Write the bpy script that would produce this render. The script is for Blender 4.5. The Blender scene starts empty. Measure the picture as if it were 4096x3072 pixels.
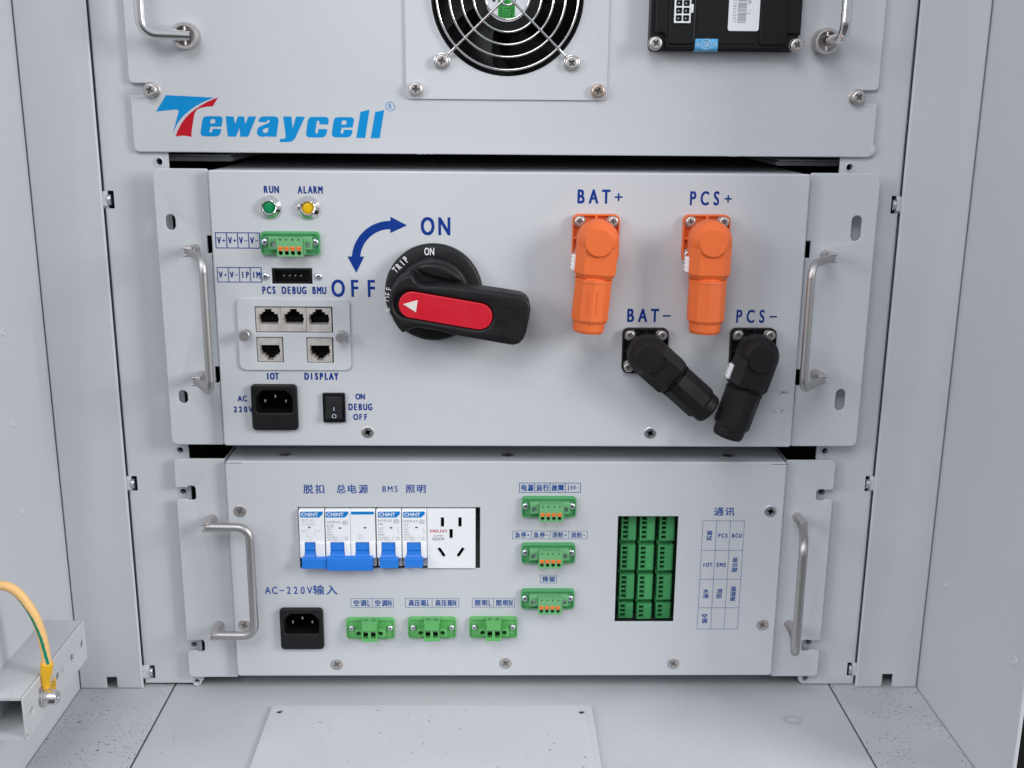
import bpy, bmesh, math, random
from mathutils import Vector, Matrix

random.seed(7)
SC = bpy.context.scene
COL = SC.collection
RAD = math.radians

# ----------------------------------------------------------------- camera
CAM = Vector((-0.00812453, -0.73280986, 0.42111198))
RIGHT = Vector((0.9998202240623751, -0.01711590286531345, 0.008158763691097325))
DOWN = Vector((0.003591699278112058, -0.2515395849750607, -0.9678403467963452))
FWD = Vector((0.01861771339766574, 0.9676956562161884, -0.2514328890343564))
FPX = 4403.18
cam_data = bpy.data.cameras.new('camera')
cam_data.sensor_width = 36.0
cam_data.lens = 36.0 * FPX / 4096.0
cam_data.clip_start = 0.02
cam_data.clip_end = 60.0
cam = bpy.data.objects.new('camera', cam_data)
COL.objects.link(cam)
cam.matrix_world = Matrix(((RIGHT.x, -DOWN.x, -FWD.x, CAM.x), (RIGHT.y, -DOWN.y, -FWD.y, CAM.y),
                           (RIGHT.z, -DOWN.z, -FWD.z, CAM.z), (0, 0, 0, 1)))
SC.camera = cam

# ----------------------------------------------------------------- world and lamps
world = bpy.data.worlds.new('World')
SC.world = world
world.use_nodes = True
wn = world.node_tree.nodes
wl = world.node_tree.links
wbg = wn['Background']
wtc = wn.new('ShaderNodeTexCoord')
wsep = wn.new('ShaderNodeSeparateXYZ')
wramp = wn.new('ShaderNodeValToRGB')
wmap = wn.new('ShaderNodeMapRange')
wmap.inputs['From Min'].default_value = -1.0
wmap.inputs['From Max'].default_value = 1.0
wl.new(wtc.outputs['Generated'], wsep.inputs[0])
wl.new(wsep.outputs['Z'], wmap.inputs['Value'])
wl.new(wmap.outputs[0], wramp.inputs[0])
el = wramp.color_ramp.elements
el[0].position = 0.40
el[0].color = (0.24, 0.24, 0.245, 1)
el[1].position = 0.62
el[1].color = (0.645, 0.685, 0.765, 1)
wl.new(wramp.outputs[0], wbg.inputs['Color'])
wbg.inputs['Strength'].default_value = 0.82

def area_lamp(name, loc, target, size, size_y, power, color):
    ld = bpy.data.lights.new(name, 'AREA')
    ld.shape = 'RECTANGLE'
    ld.size = size
    ld.size_y = size_y
    ld.energy = power
    ld.color = color
    lo = bpy.data.objects.new(name, ld)
    COL.objects.link(lo)
    lo.location = loc
    lo.rotation_euler = (Vector(target) - Vector(loc)).to_track_quat('-Z', 'Y').to_euler()
    return lo

area_lamp('daylight_front', (-0.34, -1.50, 1.62), (0.0, 0.0, 0.28), 1.0, 0.8, 13.6, (0.97, 0.985, 1.0))
area_lamp('daylight_side', (1.25, -0.75, 0.75), (-0.10, 0.0, 0.25), 0.45, 0.6, 16.0, (1.0, 0.995, 0.985))
area_lamp('fill_left', (-1.35, -1.0, 0.85), (0.10, 0.0, 0.25), 0.6, 0.7, 9.0, (0.98, 0.99, 1.0))  # added fill lamp from the left, brightens the right wall

SC.view_settings.view_transform = 'Standard'
SC.view_settings.look = 'None'
SC.view_settings.exposure = 0.0
SC.view_settings.gamma = 1.0
SC.view_settings.use_curve_mapping = False
SC.cycles.max_bounces = 8

# ----------------------------------------------------------------- helpers
def P(px, py, h):
    """photo pixel -> (x, z) in mm on the vertical plane standing h mm in front of the rack rails"""
    d = RIGHT * (px - 2048.0) + DOWN * (py - 1536.0) + FWD * FPX
    t = (-h / 1000.0 - CAM.y) / d.y
    q = CAM + d * t
    return q.x * 1000.0, q.z * 1000.0

def R(px0, py0, px1, py1, h):
    """pixel rectangle -> x0, x1, z0, z1 in mm"""
    xa, za = P(px0, (py0 + py1) / 2, h)
    xb, zb = P(px1, (py0 + py1) / 2, h)
    zt = P((px0 + px1) / 2, py0, h)[1]
    zl = P((px0 + px1) / 2, py1, h)[1]
    return xa, xb, zl, zt

def rr(x0, x1, z0, z1, r, n=6):
    pts = []
    for cx, cz, a0 in ((x1 - r, z1 - r, 0), (x0 + r, z1 - r, 90), (x0 + r, z0 + r, 180), (x1 - r, z0 + r, 270)):
        for k in range(n + 1):
            a = RAD(a0 + 90.0 * k / n)
            pts.append((cx + r * math.cos(a), cz + r * math.sin(a)))
    return pts

def circ(x, z, r, n=32, a0=0.0):
    return [(x + r * math.cos(a0 + 2 * math.pi * k / n), z + r * math.sin(a0 + 2 * math.pi * k / n)) for k in range(n)]

def rect(x0, x1, z0, z1):
    return [(x0, z0), (x1, z0), (x1, z1), (x0, z1)]

def fillet(pts, radii, n=6):
    """round the corners of a closed 2D polygon"""
    out = []
    m = len(pts)
    for i in range(m):
        r = radii[i] if isinstance(radii, (list, tuple)) else radii
        p = Vector(pts[i])
        if r <= 0:
            out.append(tuple(p))
            continue
        a = (Vector(pts[i - 1]) - p)
        b = (Vector(pts[(i + 1) % m]) - p)
        la, lb = a.length, b.length
        a.normalize()
        b.normalize()
        ang = a.angle(b)
        if ang > 3.05:
            out.append(tuple(p))
            continue
        t = min(r / math.tan(ang / 2), la * 0.49, lb * 0.49)
        rr_ = t * math.tan(ang / 2)
        c = p + (a + b).normalized() * (rr_ / math.sin(ang / 2))
        s, e = p + a * t, p + b * t
        va, ve = s - c, e - c
        a0 = math.atan2(va.y, va.x)
        a1 = math.atan2(ve.y, ve.x)
        da = (a1 - a0 + math.pi) % (2 * math.pi) - math.pi
        for k in range(n + 1):
            q = a0 + da * k / n
            out.append((c.x + rr_ * math.cos(q), c.y + rr_ * math.sin(q)))
    return out

def fillet3(pts, r, n=8):
    """round the inner corners of an open 3D polyline"""
    pts = [Vector(p) for p in pts]
    out = [pts[0]]
    for i in range(1, len(pts) - 1):
        p = pts[i]
        a = (pts[i - 1] - p)
        b = (pts[i + 1] - p)
        la, lb = a.length, b.length
        a.normalize()
        b.normalize()
        ang = a.angle(b)
        if ang > 3.08:
            out.append(p)
            continue
        t = min(r / math.tan(ang / 2), la * 0.9, lb * 0.9)
        rad = t * math.tan(ang / 2)
        c = p + (a + b).normalized() * (rad / math.sin(ang / 2))
        s, e = (p + a * t) - c, (p + b * t) - c
        for k in range(n + 1):
            th = s.angle(e)
            f = k / n
            out.append(c + (s * math.sin((1 - f) * th) + e * math.sin(f * th)) / math.sin(th))
    out.append(pts[-1])
    return out

_glyphs = {}
def glyph(ch, bold):
    key = (ch, round(bold, 4))
    if key not in _glyphs:
        cu = bpy.data.curves.new('glyph', 'FONT')
        cu.body = ch
        cu.offset = bold
        cu.resolution_u = 4
        o = bpy.data.objects.new('glyph', cu)
        me = bpy.data.meshes.new_from_object(o)
        vs = [(v.co.x, v.co.y) for v in me.vertices]
        fs = [tuple(p.vertices) for p in me.polygons]
        bpy.data.objects.remove(o)
        bpy.data.curves.remove(cu)
        bpy.data.meshes.remove(me)
        _glyphs[key] = (vs, fs)
    return _glyphs[key]

def is_cjk(c):
    return ord(c) > 0x2E00

class MB:
    """collects pieces given in mm as (x, z, height in front of the rails) and links them as one mesh object"""
    def __init__(self):
        self.bm = bmesh.new()
        self.mi = 0

    def take(self, tmp):
        for f in tmp.faces:
            f.material_index = self.mi
        me = bpy.data.meshes.new('tmp')
        tmp.to_mesh(me)
        tmp.free()
        self.bm.from_mesh(me)
        bpy.data.meshes.remove(me)
        return self

    def mat(self, i):
        self.mi = i
        return self

    def box(self, x0, x1, z0, z1, h0, h1, bev=0.0, seg=2, rot=0.0, pivot=None, tilt=0.0):
        t = bmesh.new()
        bmesh.ops.create_cube(t, size=1.0)
        bmesh.ops.scale(t, vec=(abs(x1 - x0), abs(h1 - h0), abs(z1 - z0)), verts=t.verts)
        if bev > 0:
            bmesh.ops.bevel(t, geom=t.edges[:], offset=bev, segments=seg, profile=0.5, affect='EDGES')
        if tilt:
            bmesh.ops.rotate(t, cent=(0, 0, 0), matrix=Matrix.Rotation(tilt, 3, 'X'), verts=t.verts)
        bmesh.ops.translate(t, vec=((x0 + x1) / 2, -(h0 + h1) / 2, (z0 + z1) / 2), verts=t.verts)
        if rot:
            pv = pivot or ((x0 + x1) / 2, (z0 + z1) / 2)
            bmesh.ops.rotate(t, cent=(pv[0], 0, pv[1]), matrix=Matrix.Rotation(-rot, 3, 'Y'), verts=t.verts)
        return self.take(t)

    def prism(self, pts, h0, h1, bev=0.0, seg=2, back=False):
        t = bmesh.new()
        vb = [t.verts.new((x, -h0, z)) for x, z in pts]
        vt = [t.verts.new((x, -h1, z)) for x, z in pts]
        t.faces.new(vb)
        top = t.faces.new(vt)
        n = len(pts)
        for i in range(n):
            t.faces.new((vb[i], vb[(i + 1) % n], vt[(i + 1) % n], vt[i]))
        bmesh.ops.recalc_face_normals(t, faces=t.faces[:])
        if bev > 0:
            bmesh.ops.bevel(t, geom=list(top.edges), offset=bev, segments=seg, profile=0.5, affect='EDGES')
        return self.take(t)

    def plate(self, outline, holes, h0, h1, bev=0.0):
        """flat sheet with real openings"""
        cu = bpy.data.curves.new('plate', 'CURVE')
        cu.dimensions = '2D'
        cu.fill_mode = 'BOTH'
        th = abs(h1 - h0)
        cu.extrude = max(th / 2 - bev, 0.0)
        cu.bevel_depth = bev
        cu.bevel_resolution = 2
        cu.offset = -bev
        for pts in [outline] + list(holes):
            sp = cu.splines.new('POLY')
            sp.points.add(len(pts) - 1)
            for q, (x, z) in zip(sp.points, pts):
                q.co = (x, z, 0, 1)
            sp.use_cyclic_u = True
        o = bpy.data.objects.new('plate', cu)
        me = bpy.data.meshes.new_from_object(o)
        bpy.data.objects.remove(o)
        bpy.data.curves.remove(cu)
        hm = (h0 + h1) / 2
        for v in me.vertices:
            v.co = Vector((v.co.x, -(hm + v.co.z), v.co.y))
        t = bmesh.new()
        t.from_mesh(me)
        bpy.data.meshes.remove(me)
        bmesh.ops.remove_doubles(t, verts=t.verts, dist=1e-4)
        bmesh.ops.recalc_face_normals(t, faces=t.faces[:])
        return self.take(t)

    def lathe(self, x, z, prof, seg=32, cap=True, wob=None):
        """profile of (radius, height) turned about the axis that points out of the panel"""
        t = bmesh.new()
        rings = []
        for r, h in prof:
            if r < 1e-6:
                rings.append([t.verts.new((x, -h, z))])
            else:
                rings.append([t.verts.new((x + r * math.cos(2 * math.pi * k / seg), -h, z + r * math.sin(2 * math.pi * k / seg))) for k in range(seg)])
        for a, b in zip(rings, rings[1:]):
            for k in range(seg):
                k2 = (k + 1) % seg
                if len(a) == 1 and len(b) == 1:
                    continue
                if len(a) == 1:
                    t.faces.new((a[0], b[k2], b[k]))
                elif len(b) == 1:
                    t.faces.new((a[k], a[k2], b[0]))
                else:
                    t.faces.new((a[k], a[k2], b[k2], b[k]))
        if cap:
            for rg in (rings[0], rings[-1]):
                if len(rg) > 2:
                    t.faces.new(rg)
        bmesh.ops.recalc_face_normals(t, faces=t.faces[:])
        return self.take(t)

    def cyl(self, x, z, r, h0, h1, seg=32, bev=0.0):
        if bev > 0:
            prof = [(r, h0), (r, h1 - bev), (r - bev * 0.3, h1 - bev * 0.3), (r - bev, h1)]
        else:
            prof = [(r, h0), (r, h1)]
        return self.lathe(x, z, prof, seg)

    def tube(self, path, r, seg=16, stripe=None, stripe_mat=1, caps=True, twist=0.0):
        """path of (x, z, h) points; r a number or a list"""
        pts = [Vector((p[0], -p[2], p[1])) for p in path]
        n = len(pts)
        t = bmesh.new()
        rings = []
        up = None
        for i, p in enumerate(pts):
            d = (pts[min(i + 1, n - 1)] - pts[max(i - 1, 0)]).normalized()
            if up is None:
                ref = Vector((0, -1, 0)) if abs(d.y) < 0.8 else Vector((0, 0, 1))
                up = (ref - d * ref.dot(d)).normalized()
            else:
                up = (up - d * up.dot(d)).normalized()
            sd = d.cross(up)
            rad = r[i] if isinstance(r, (list, tuple)) else r
            rings.append([t.verts.new(p + (up * math.cos(2 * math.pi * k / seg) + sd * math.sin(2 * math.pi * k / seg)) * rad) for k in range(seg)])
        faces = []
        for i, (a, b) in enumerate(zip(rings, rings[1:])):
            for k in range(seg):
                f = t.faces.new((a[k], a[(k + 1) % seg], b[(k + 1) % seg], b[k]))
                faces.append(((k + int(round(i * twist))) % seg, f))
        if caps:
            t.faces.new(rings[0])
            t.faces.new(rings[-1])
        bmesh.ops.recalc_face_normals(t, faces=t.faces[:])
        base = self.mi
        for f in t.faces:
            f.material_index = base
        if stripe:
            for k, f in faces:
                if k in stripe:
                    f.material_index = stripe_mat
        me = bpy.data.meshes.new('tmp')
        t.to_mesh(me)
        t.free()
        self.bm.from_mesh(me)
        bpy.data.meshes.remove(me)
        return self

    def loft(self, sections, cap=True):
        """list of closed loops of (x, z, h) points"""
        t = bmesh.new()
        rings = [[t.verts.new((x, -h, z)) for x, z, h in s] for s in sections]
        n = len(rings[0])
        for a, b in zip(rings, rings[1:]):
            for k in range(n):
                t.faces.new((a[k], a[(k + 1) % n], b[(k + 1) % n], b[k]))
        if cap:
            t.faces.new(rings[0])
            t.faces.new(rings[-1])
        bmesh.ops.recalc_face_normals(t, faces=t.faces[:])
        return self.take(t)

    def flat(self, verts2, faces, h):
        t = bmesh.new()
        vs = [t.verts.new((x, -h, z)) for x, z in verts2]
        for f in faces:
            try:
                t.faces.new([vs[i] for i in f])
            except ValueError:
                pass
        return self.take(t)

    def line(self, x0, z0, x1, z1, w, h):
        d = Vector((x1 - x0, z1 - z0))
        n = Vector((-d.y, d.x)).normalized() * (w / 2)
        return self.flat([(x0 + n.x, z0 + n.y), (x1 + n.x, z1 + n.y), (x1 - n.x, z1 - n.y), (x0 - n.x, z0 - n.y)], [(0, 1, 2, 3)], h)

    def text(self, s, x0, x1, z0, z1, h, bold=0.02, angle=0.0, slant=0.0, fill=0.8, prop=False):
        """lettering whose capitals fill the rectangle x0..x1, z0..z1; even pitch unless prop"""
        cap = z1 - z0
        cx, cz = (x0 + x1) / 2, (z0 + z1) / 2
        ca, sa = math.cos(angle), math.sin(angle)
        thick = bold * cap / 0.686
        bold = 0.0
        def put(vs, fs, heavy=True):
            shifts = [(0, 0)] if thick < 1e-4 or not heavy else [(-thick, -thick * 0.7), (thick, -thick * 0.7), (-thick, thick * 0.7), (thick, thick * 0.7), (0, 0)]
            for n_, (ox, oz) in enumerate(shifts):
                q = []
                for x, z in vs:
                    x += ox
                    z += oz
                    x += (z - z0) * slant
                    dx, dz = x - cx, z - cz
                    q.append((cx + dx * ca - dz * sa, cz + dx * sa + dz * ca))
                self.flat(q, fs, h + 0.015 * n_)
        if prop:
            widths = []
            for c in s:
                vs, fs = glyph(c, bold)
                widths.append((max(v[0] for v in vs) if vs else 0.25))
            total = sum(widths) + 0.06 * (len(s) - 1)
            sx = (x1 - x0) / total
            sz = cap / 0.686
            x = x0
            for c, w in zip(s, widths):
                vs, fs = glyph(c, bold)
                if vs:
                    put([(x + a * sx, z0 + b * sz) for a, b in vs], fs)
                x += (w + 0.06) * sx
            return self
        any_cjk = any(is_cjk(c) for c in s)
        ws = [(1.0 if is_cjk(c) else 0.55) if any_cjk else 1.0 for c in s]
        unit = (x1 - x0) / (sum(ws) - (1 - fill) * ws[-1] / 2 - (1 - fill) * ws[0] / 2)
        x = x0 - (1 - fill) * ws[0] / 2 * unit
        for c, w in zip(s, ws):
            cw = w * unit
            mx = x + cw / 2
            x += cw
            if c == ' ':
                continue
            if c in '-+':
                t_ = cap * 0.12
                L = min(cw * 0.62, cap * 0.75)
                mz = z0 + cap * 0.47
                if c == '-':
                    L = cw * 0.66
                put([(mx - L / 2, mz - t_ / 2), (mx + L / 2, mz - t_ / 2), (mx + L / 2, mz + t_ / 2), (mx - L / 2, mz + t_ / 2)], [(0, 1, 2, 3)], False)
                if c == '+':
                    put([(mx - t_ / 2, mz - L / 2), (mx + t_ / 2, mz - L / 2), (mx + t_ / 2, mz - t_ / 2), (mx - t_ / 2, mz - t_ / 2)], [(0, 1, 2, 3)], False)
                    put([(mx - t_ / 2, mz + t_ / 2), (mx + t_ / 2, mz + t_ / 2), (mx + t_ / 2, mz + L / 2), (mx - t_ / 2, mz + L / 2)], [(0, 1, 2, 3)], False)
                continue
            vs, fs = glyph(c, bold)
            if not vs:
                continue
            ax = min(v[0] for v in vs)
            bx = max(v[0] for v in vs)
            if is_cjk(c):
                sx = cw * fill * 1.06 / 0.94
                sz = cap / 0.92
                put([(mx + (a - (ax + bx) / 2) * sx, z0 + (b + 0.08) * sz) for a, b in vs], fs)
            else:
                sx = cw * fill / 0.66
                if (bx - ax) * sx > cw * 0.9:
                    sx = cw * 0.9 / (bx - ax)
                sz = cap / 0.686
                put([(mx + (a - (ax + bx) / 2) * sx, z0 + b * sz) for a, b in vs], fs)
        return self

    def move(self, dx, dz, dh=0.0):
        bmesh.ops.translate(self.bm, vec=(dx, -dh, dz), verts=self.bm.verts)
        return self

    def turn(self, ang):
        bmesh.ops.rotate(self.bm, cent=(0, 0, 0), matrix=Matrix.Rotation(-ang, 3, 'Y'), verts=self.bm.verts)
        return self

    def mesh(self, name, mats, smooth=35):
        lim = RAD(smooth)
        for e in self.bm.edges:
            hard = True
            if len(e.link_faces) == 2:
                f1, f2 = e.link_faces
                ang = e.calc_face_angle(0.0)
                a1, a2 = f1.calc_area(), f2.calc_area()
                hard = ang > lim or (ang > 0.03 and max(a1, a2) > 9.0 * min(a1, a2) and min(a1, a2) > 0)
            e.smooth = not hard
        for f in self.bm.faces:
            f.smooth = True
        bmesh.ops.scale(self.bm, vec=(0.001, 0.001, 0.001), verts=self.bm.verts)
        me = bpy.data.meshes.new(name)
        self.bm.to_mesh(me)
        self.bm.free()
        for m in (mats if isinstance(mats, (list, tuple)) else [mats]):
            me.materials.append(m)
        return me

    def build(self, name, mats, parent=None, world=True, smooth=35):
        """world: the pieces were given in rack coordinates, so take the thing's own origin off"""
        if parent is not None and world:
            root = parent
            while root.parent:
                root = root.parent
            o = root.location * 1000.0
            bmesh.ops.translate(self.bm, vec=-o, verts=self.bm.verts)
        return link(name, self.mesh(name, mats, smooth), parent)

def link(name, me, parent=None, loc=(0, 0, 0), rot=(0, 0, 0)):
    o = bpy.data.objects.new(name, me)
    COL.objects.link(o)
    o.parent = parent
    o.location = loc
    o.rotation_euler = rot
    return o

def tag(o, label=None, cat=None, group=None, kind=None):
    if label: o['label'] = label
    if cat: o['category'] = cat
    if group: o['group'] = group
    if kind: o['kind'] = kind
    return o

def thing(name, label, cat, x, z, h, group=None, rot=0.0):
    o = bpy.data.objects.new(name, None)
    o.empty_display_size = 0.01
    COL.objects.link(o)
    o.location = (x / 1000.0, -h / 1000.0, z / 1000.0)
    o.rotation_euler = (0, -rot, 0)
    return tag(o, label, cat, group)

def copy_tree(o, parent=None):
    c = o.copy()
    COL.objects.link(c)
    c.parent = parent
    for ch in list(o.children):
        copy_tree(ch, c)
    return c

def copy_thing(src, label, x, z, h, rot=None):
    c = copy_tree(src)
    c.location = (x / 1000.0, -h / 1000.0, z / 1000.0)
    if rot is not None:
        c.rotation_euler = (0, -rot, 0)
    c['label'] = label
    return c

# ----------------------------------------------------------------- materials
def mat(name, color, rough=0.5, metal=0.0, spec=0.5, bump=0.0, bscale=900.0, var=0.0, vscale=20.0, coat=0.0):
    m = bpy.data.materials.new(name)
    m.use_nodes = True
    nt = m.node_tree
    b = nt.nodes['Principled BSDF']
    b.inputs['Base Color'].default_value = (*color, 1)
    b.inputs['Roughness'].default_value = rough
    b.inputs['Metallic'].default_value = metal
    b.inputs['Specular IOR Level'].default_value = spec
    b.inputs['Coat Weight'].default_value = coat
    tc = nt.nodes.new('ShaderNodeTexCoord')
    if bump > 0:
        n = nt.nodes.new('ShaderNodeTexNoise')
        n.inputs['Scale'].default_value = bscale
        n.inputs['Detail'].default_value = 3.0
        bp = nt.nodes.new('ShaderNodeBump')
        bp.inputs['Strength'].default_value = bump
        bp.inputs['Distance'].default_value = 0.0004
        nt.links.new(tc.outputs['Object'], n.inputs['Vector'])
        nt.links.new(n.outputs['Fac'], bp.inputs['Height'])
        nt.links.new(bp.outputs['Normal'], b.inputs['Normal'])
    if var > 0:
        n2 = nt.nodes.new('ShaderNodeTexNoise')
        n2.inputs['Scale'].default_value = vscale
        n2.inputs['Detail'].default_value = 5.0
        mr = nt.nodes.new('ShaderNodeMapRange')
        mr.inputs['From Min'].default_value = 0.3
        mr.inputs['From Max'].default_value = 0.7
        mr.inputs['To Min'].default_value = 1.0 - var
        mr.inputs['To Max'].default_value = 1.0 + var
        hs = nt.nodes.new('ShaderNodeHueSaturation')
        hs.inputs['Color'].default_value = (*color, 1)
        nt.links.new(tc.outputs['Object'], n2.inputs['Vector'])
        nt.links.new(n2.outputs['Fac'], mr.inputs['Value'])
        nt.links.new(mr.outputs[0], hs.inputs['Value'])
        nt.links.new(hs.outputs['Color'], b.inputs['Base Color'])
    return m

def speckle(m, scale, lo, hi, color, amount=1.0, mask_scale=None, mlo=0.45, mhi=0.6):
    """scatter of small marks over a material's own colour"""
    nt = m.node_tree
    b = nt.nodes['Principled BSDF']
    tc = nt.nodes.new('ShaderNodeTexCoord')
    v = nt.nodes.new('ShaderNodeTexNoise')
    v.inputs['Scale'].default_value = scale
    v.inputs['Detail'].default_value = 2.0
    v.inputs['Roughness'].default_value = 0.6
    mr = nt.nodes.new('ShaderNodeMapRange')
    mr.inputs['From Min'].default_value = lo
    mr.inputs['From Max'].default_value = hi
    mr.inputs['To Max'].default_value = amount
    nt.links.new(tc.outputs['Object'], v.inputs['Vector'])
    nt.links.new(v.outputs['Fac'], mr.inputs['Value'])
    fac = mr.outputs[0]
    if mask_scale:
        k = nt.nodes.new('ShaderNodeTexNoise')
        k.inputs['Scale'].default_value = mask_scale
        k.inputs['Detail'].default_value = 2.0
        kr = nt.nodes.new('ShaderNodeMapRange')
        kr.inputs['From Min'].default_value = mlo
        kr.inputs['From Max'].default_value = mhi
        nt.links.new(tc.outputs['Object'], k.inputs['Vector'])
        nt.links.new(k.outputs['Fac'], kr.inputs['Value'])
        mm = nt.nodes.new('ShaderNodeMath')
        mm.operation = 'MULTIPLY'
        nt.links.new(fac, mm.inputs[0])
        nt.links.new(kr.outputs[0], mm.inputs[1])
        fac = mm.outputs[0]
    mx = nt.nodes.new('ShaderNodeMix')
    mx.data_type = 'RGBA'
    src = b.inputs['Base Color'].links
    if src:
        nt.links.new(src[0].from_socket, mx.inputs['A'])
    else:
        mx.inputs['A'].default_value = b.inputs['Base Color'].default_value
    mx.inputs['B'].default_value = (*color, 1)
    nt.links.new(fac, mx.inputs['Factor'])
    nt.links.new(mx.outputs['Result'], b.inputs['Base Color'])
    return m

PAINT_RGB = (0.562, 0.576, 0.602)
M_PAINT = mat('grey_powder_coat', PAINT_RGB, 0.42, bump=0.22, bscale=850, var=0.02, vscale=9)
speckle(M_PAINT, 420, 0.745, 0.77, (0.18, 0.18, 0.18), 0.8, 14, 0.52, 0.62)
M_PANEL = mat('grey_textured_coat', PAINT_RGB, 0.38, bump=0.26, bscale=760, var=0.02, vscale=9)
speckle(M_PANEL, 560, 0.70, 0.73, (0.88, 0.88, 0.90), 0.9, 12, 0.44, 0.58)
M_FLOOR = mat('dusty_grey_coat', (0.495, 0.505, 0.523), 0.55, bump=0.10, bscale=900, var=0.05, vscale=14)
speckle(M_FLOOR, 520, 0.67, 0.71, (0.16, 0.15, 0.14), 0.75, 22, 0.47, 0.60)
speckle(M_FLOOR, 300, 0.735, 0.76, (0.13, 0.12, 0.11), 0.8)
M_GRIME = mat('grimy_grey_coat', (0.495, 0.506, 0.52), 0.6, bump=0.12, bscale=900, var=0.08, vscale=18)
speckle(M_GRIME, 430, 0.615, 0.655, (0.09, 0.085, 0.08), 0.85, 30, 0.40, 0.55)
speckle(M_GRIME, 220, 0.70, 0.72, (0.11, 0.10, 0.09), 0.8)
M_COVER = mat('clean_grey_coat', (0.545, 0.556, 0.572), 0.5, bump=0.08, bscale=1000, var=0.03, vscale=12)
speckle(M_COVER, 260, 0.70, 0.73, (0.12, 0.11, 0.10), 0.85)
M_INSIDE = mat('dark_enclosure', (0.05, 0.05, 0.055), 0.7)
M_STEEL = mat('satin_steel', (0.50, 0.485, 0.48), 0.45, 1.0, bump=0.03, bscale=2500)
M_CHROME = mat('polished_steel', (0.80, 0.785, 0.775), 0.14, 1.0)
M_NICKEL = mat('nickel_screw', (0.62, 0.58, 0.565), 0.40, 1.0, bump=0.1, bscale=2500)
M_ZINC = mat('zinc_screw', (0.70, 0.73, 0.77), 0.32, 1.0, bump=0.1, bscale=2500)
M_RECESS = mat('screw_recess', (0.22, 0.20, 0.195), 0.5, 0.8)
M_BLACK = mat('black_plastic', (0.0045, 0.0045, 0.005), 0.42, spec=0.32, bump=0.08, bscale=3000)
M_BLACK2 = mat('black_satin_plastic', (0.007, 0.007, 0.008), 0.48, spec=0.32, bump=0.1, bscale=2200)
M_RUBBER = mat('black_rubber', (0.005, 0.005, 0.0058), 0.58, spec=0.3, bump=0.15, bscale=1800)
M_VOID = mat('deep_black', (0.004, 0.004, 0.004), 0.8, spec=0.1)  # near-black for hole floors and recesses, their shade put into the colour
M_RED = mat('red_plastic', (0.56, 0.006, 0.022), 0.42, bump=0.04, bscale=2500)
M_WHITE = mat('white_plastic', (0.83, 0.84, 0.86), 0.42, bump=0.03, bscale=2500)
M_CREAM = mat('cream_plastic', (0.70, 0.66, 0.60), 0.5)
M_ORANGE = mat('orange_plastic', (0.76, 0.145, 0.03), 0.5, bump=0.06, bscale=2200)
M_LEVER = mat('orange_lever', (0.88, 0.20, 0.03), 0.4)
M_GREEN = mat('green_flange_plastic', (0.075, 0.335, 0.125), 0.45, bump=0.06, bscale=2200)
M_GREEN2 = mat('pale_green_plastic', (0.15, 0.42, 0.18), 0.48, bump=0.06, bscale=2200)
M_GREEN3 = mat('bright_green_plastic', (0.115, 0.42, 0.12), 0.45, bump=0.06, bscale=2200)
M_GREEN4 = mat('plug_green_plastic', (0.06, 0.33, 0.11), 0.5, bump=0.05, bscale=2200)
M_TOGGLE = mat('blue_toggle_plastic', (0.016, 0.18, 0.64), 0.36, bump=0.04, bscale=2200)
M_INK = mat('blue_ink', (0.0, 0.032, 0.235), 0.55, spec=0.25, var=0.2, vscale=500)
M_INK2 = mat('pale_blue_ink', (0.008, 0.068, 0.31), 0.55, spec=0.25, var=0.3, vscale=420)
M_LOGO = mat('bright_blue_ink', (0.0, 0.25, 0.59), 0.5, spec=0.2)
M_LOGORED = mat('red_ink', (0.50, 0.006, 0.02), 0.5, spec=0.2)
M_BANNER = mat('blue_banner_ink', (0.0, 0.20, 0.60), 0.4)
M_WINK = mat('white_ink', (0.80, 0.80, 0.80), 0.5)
M_GINK = mat('grey_ink', (0.22, 0.22, 0.24), 0.6)
M_FINK = mat('faded_grey_ink', (0.42, 0.42, 0.44), 0.6)
M_KINK = mat('black_ink', (0.03, 0.03, 0.035), 0.6)
M_LENSG = mat('green_lens', (0.0, 0.24, 0.085), 0.4, spec=0.3)
M_LENSY = mat('amber_lens', (0.74, 0.46, 0.006), 0.4, spec=0.3)
M_STICKER = mat('white_sticker', (0.80, 0.81, 0.84), 0.45)
M_SEAL = mat('blue_seal_film', (0.10, 0.40, 0.70), 0.3, var=0.35, vscale=380)
M_LABELG = mat('green_label_ink', (0.03, 0.42, 0.06), 0.5)
M_YELLOW = mat('yellow_sheath', (0.90, 0.55, 0.21), 0.5)
M_CABG = mat('green_sheath', (0.0, 0.24, 0.14), 0.5)
M_BOOT = mat('yellow_vinyl', (0.85, 0.47, 0.015), 0.42)
M_STAIN = mat('dried_ring_stain', (0.43, 0.44, 0.475), 0.6)
M_SCUFF = mat('black_scuff', (0.22, 0.22, 0.23), 0.7)

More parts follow.
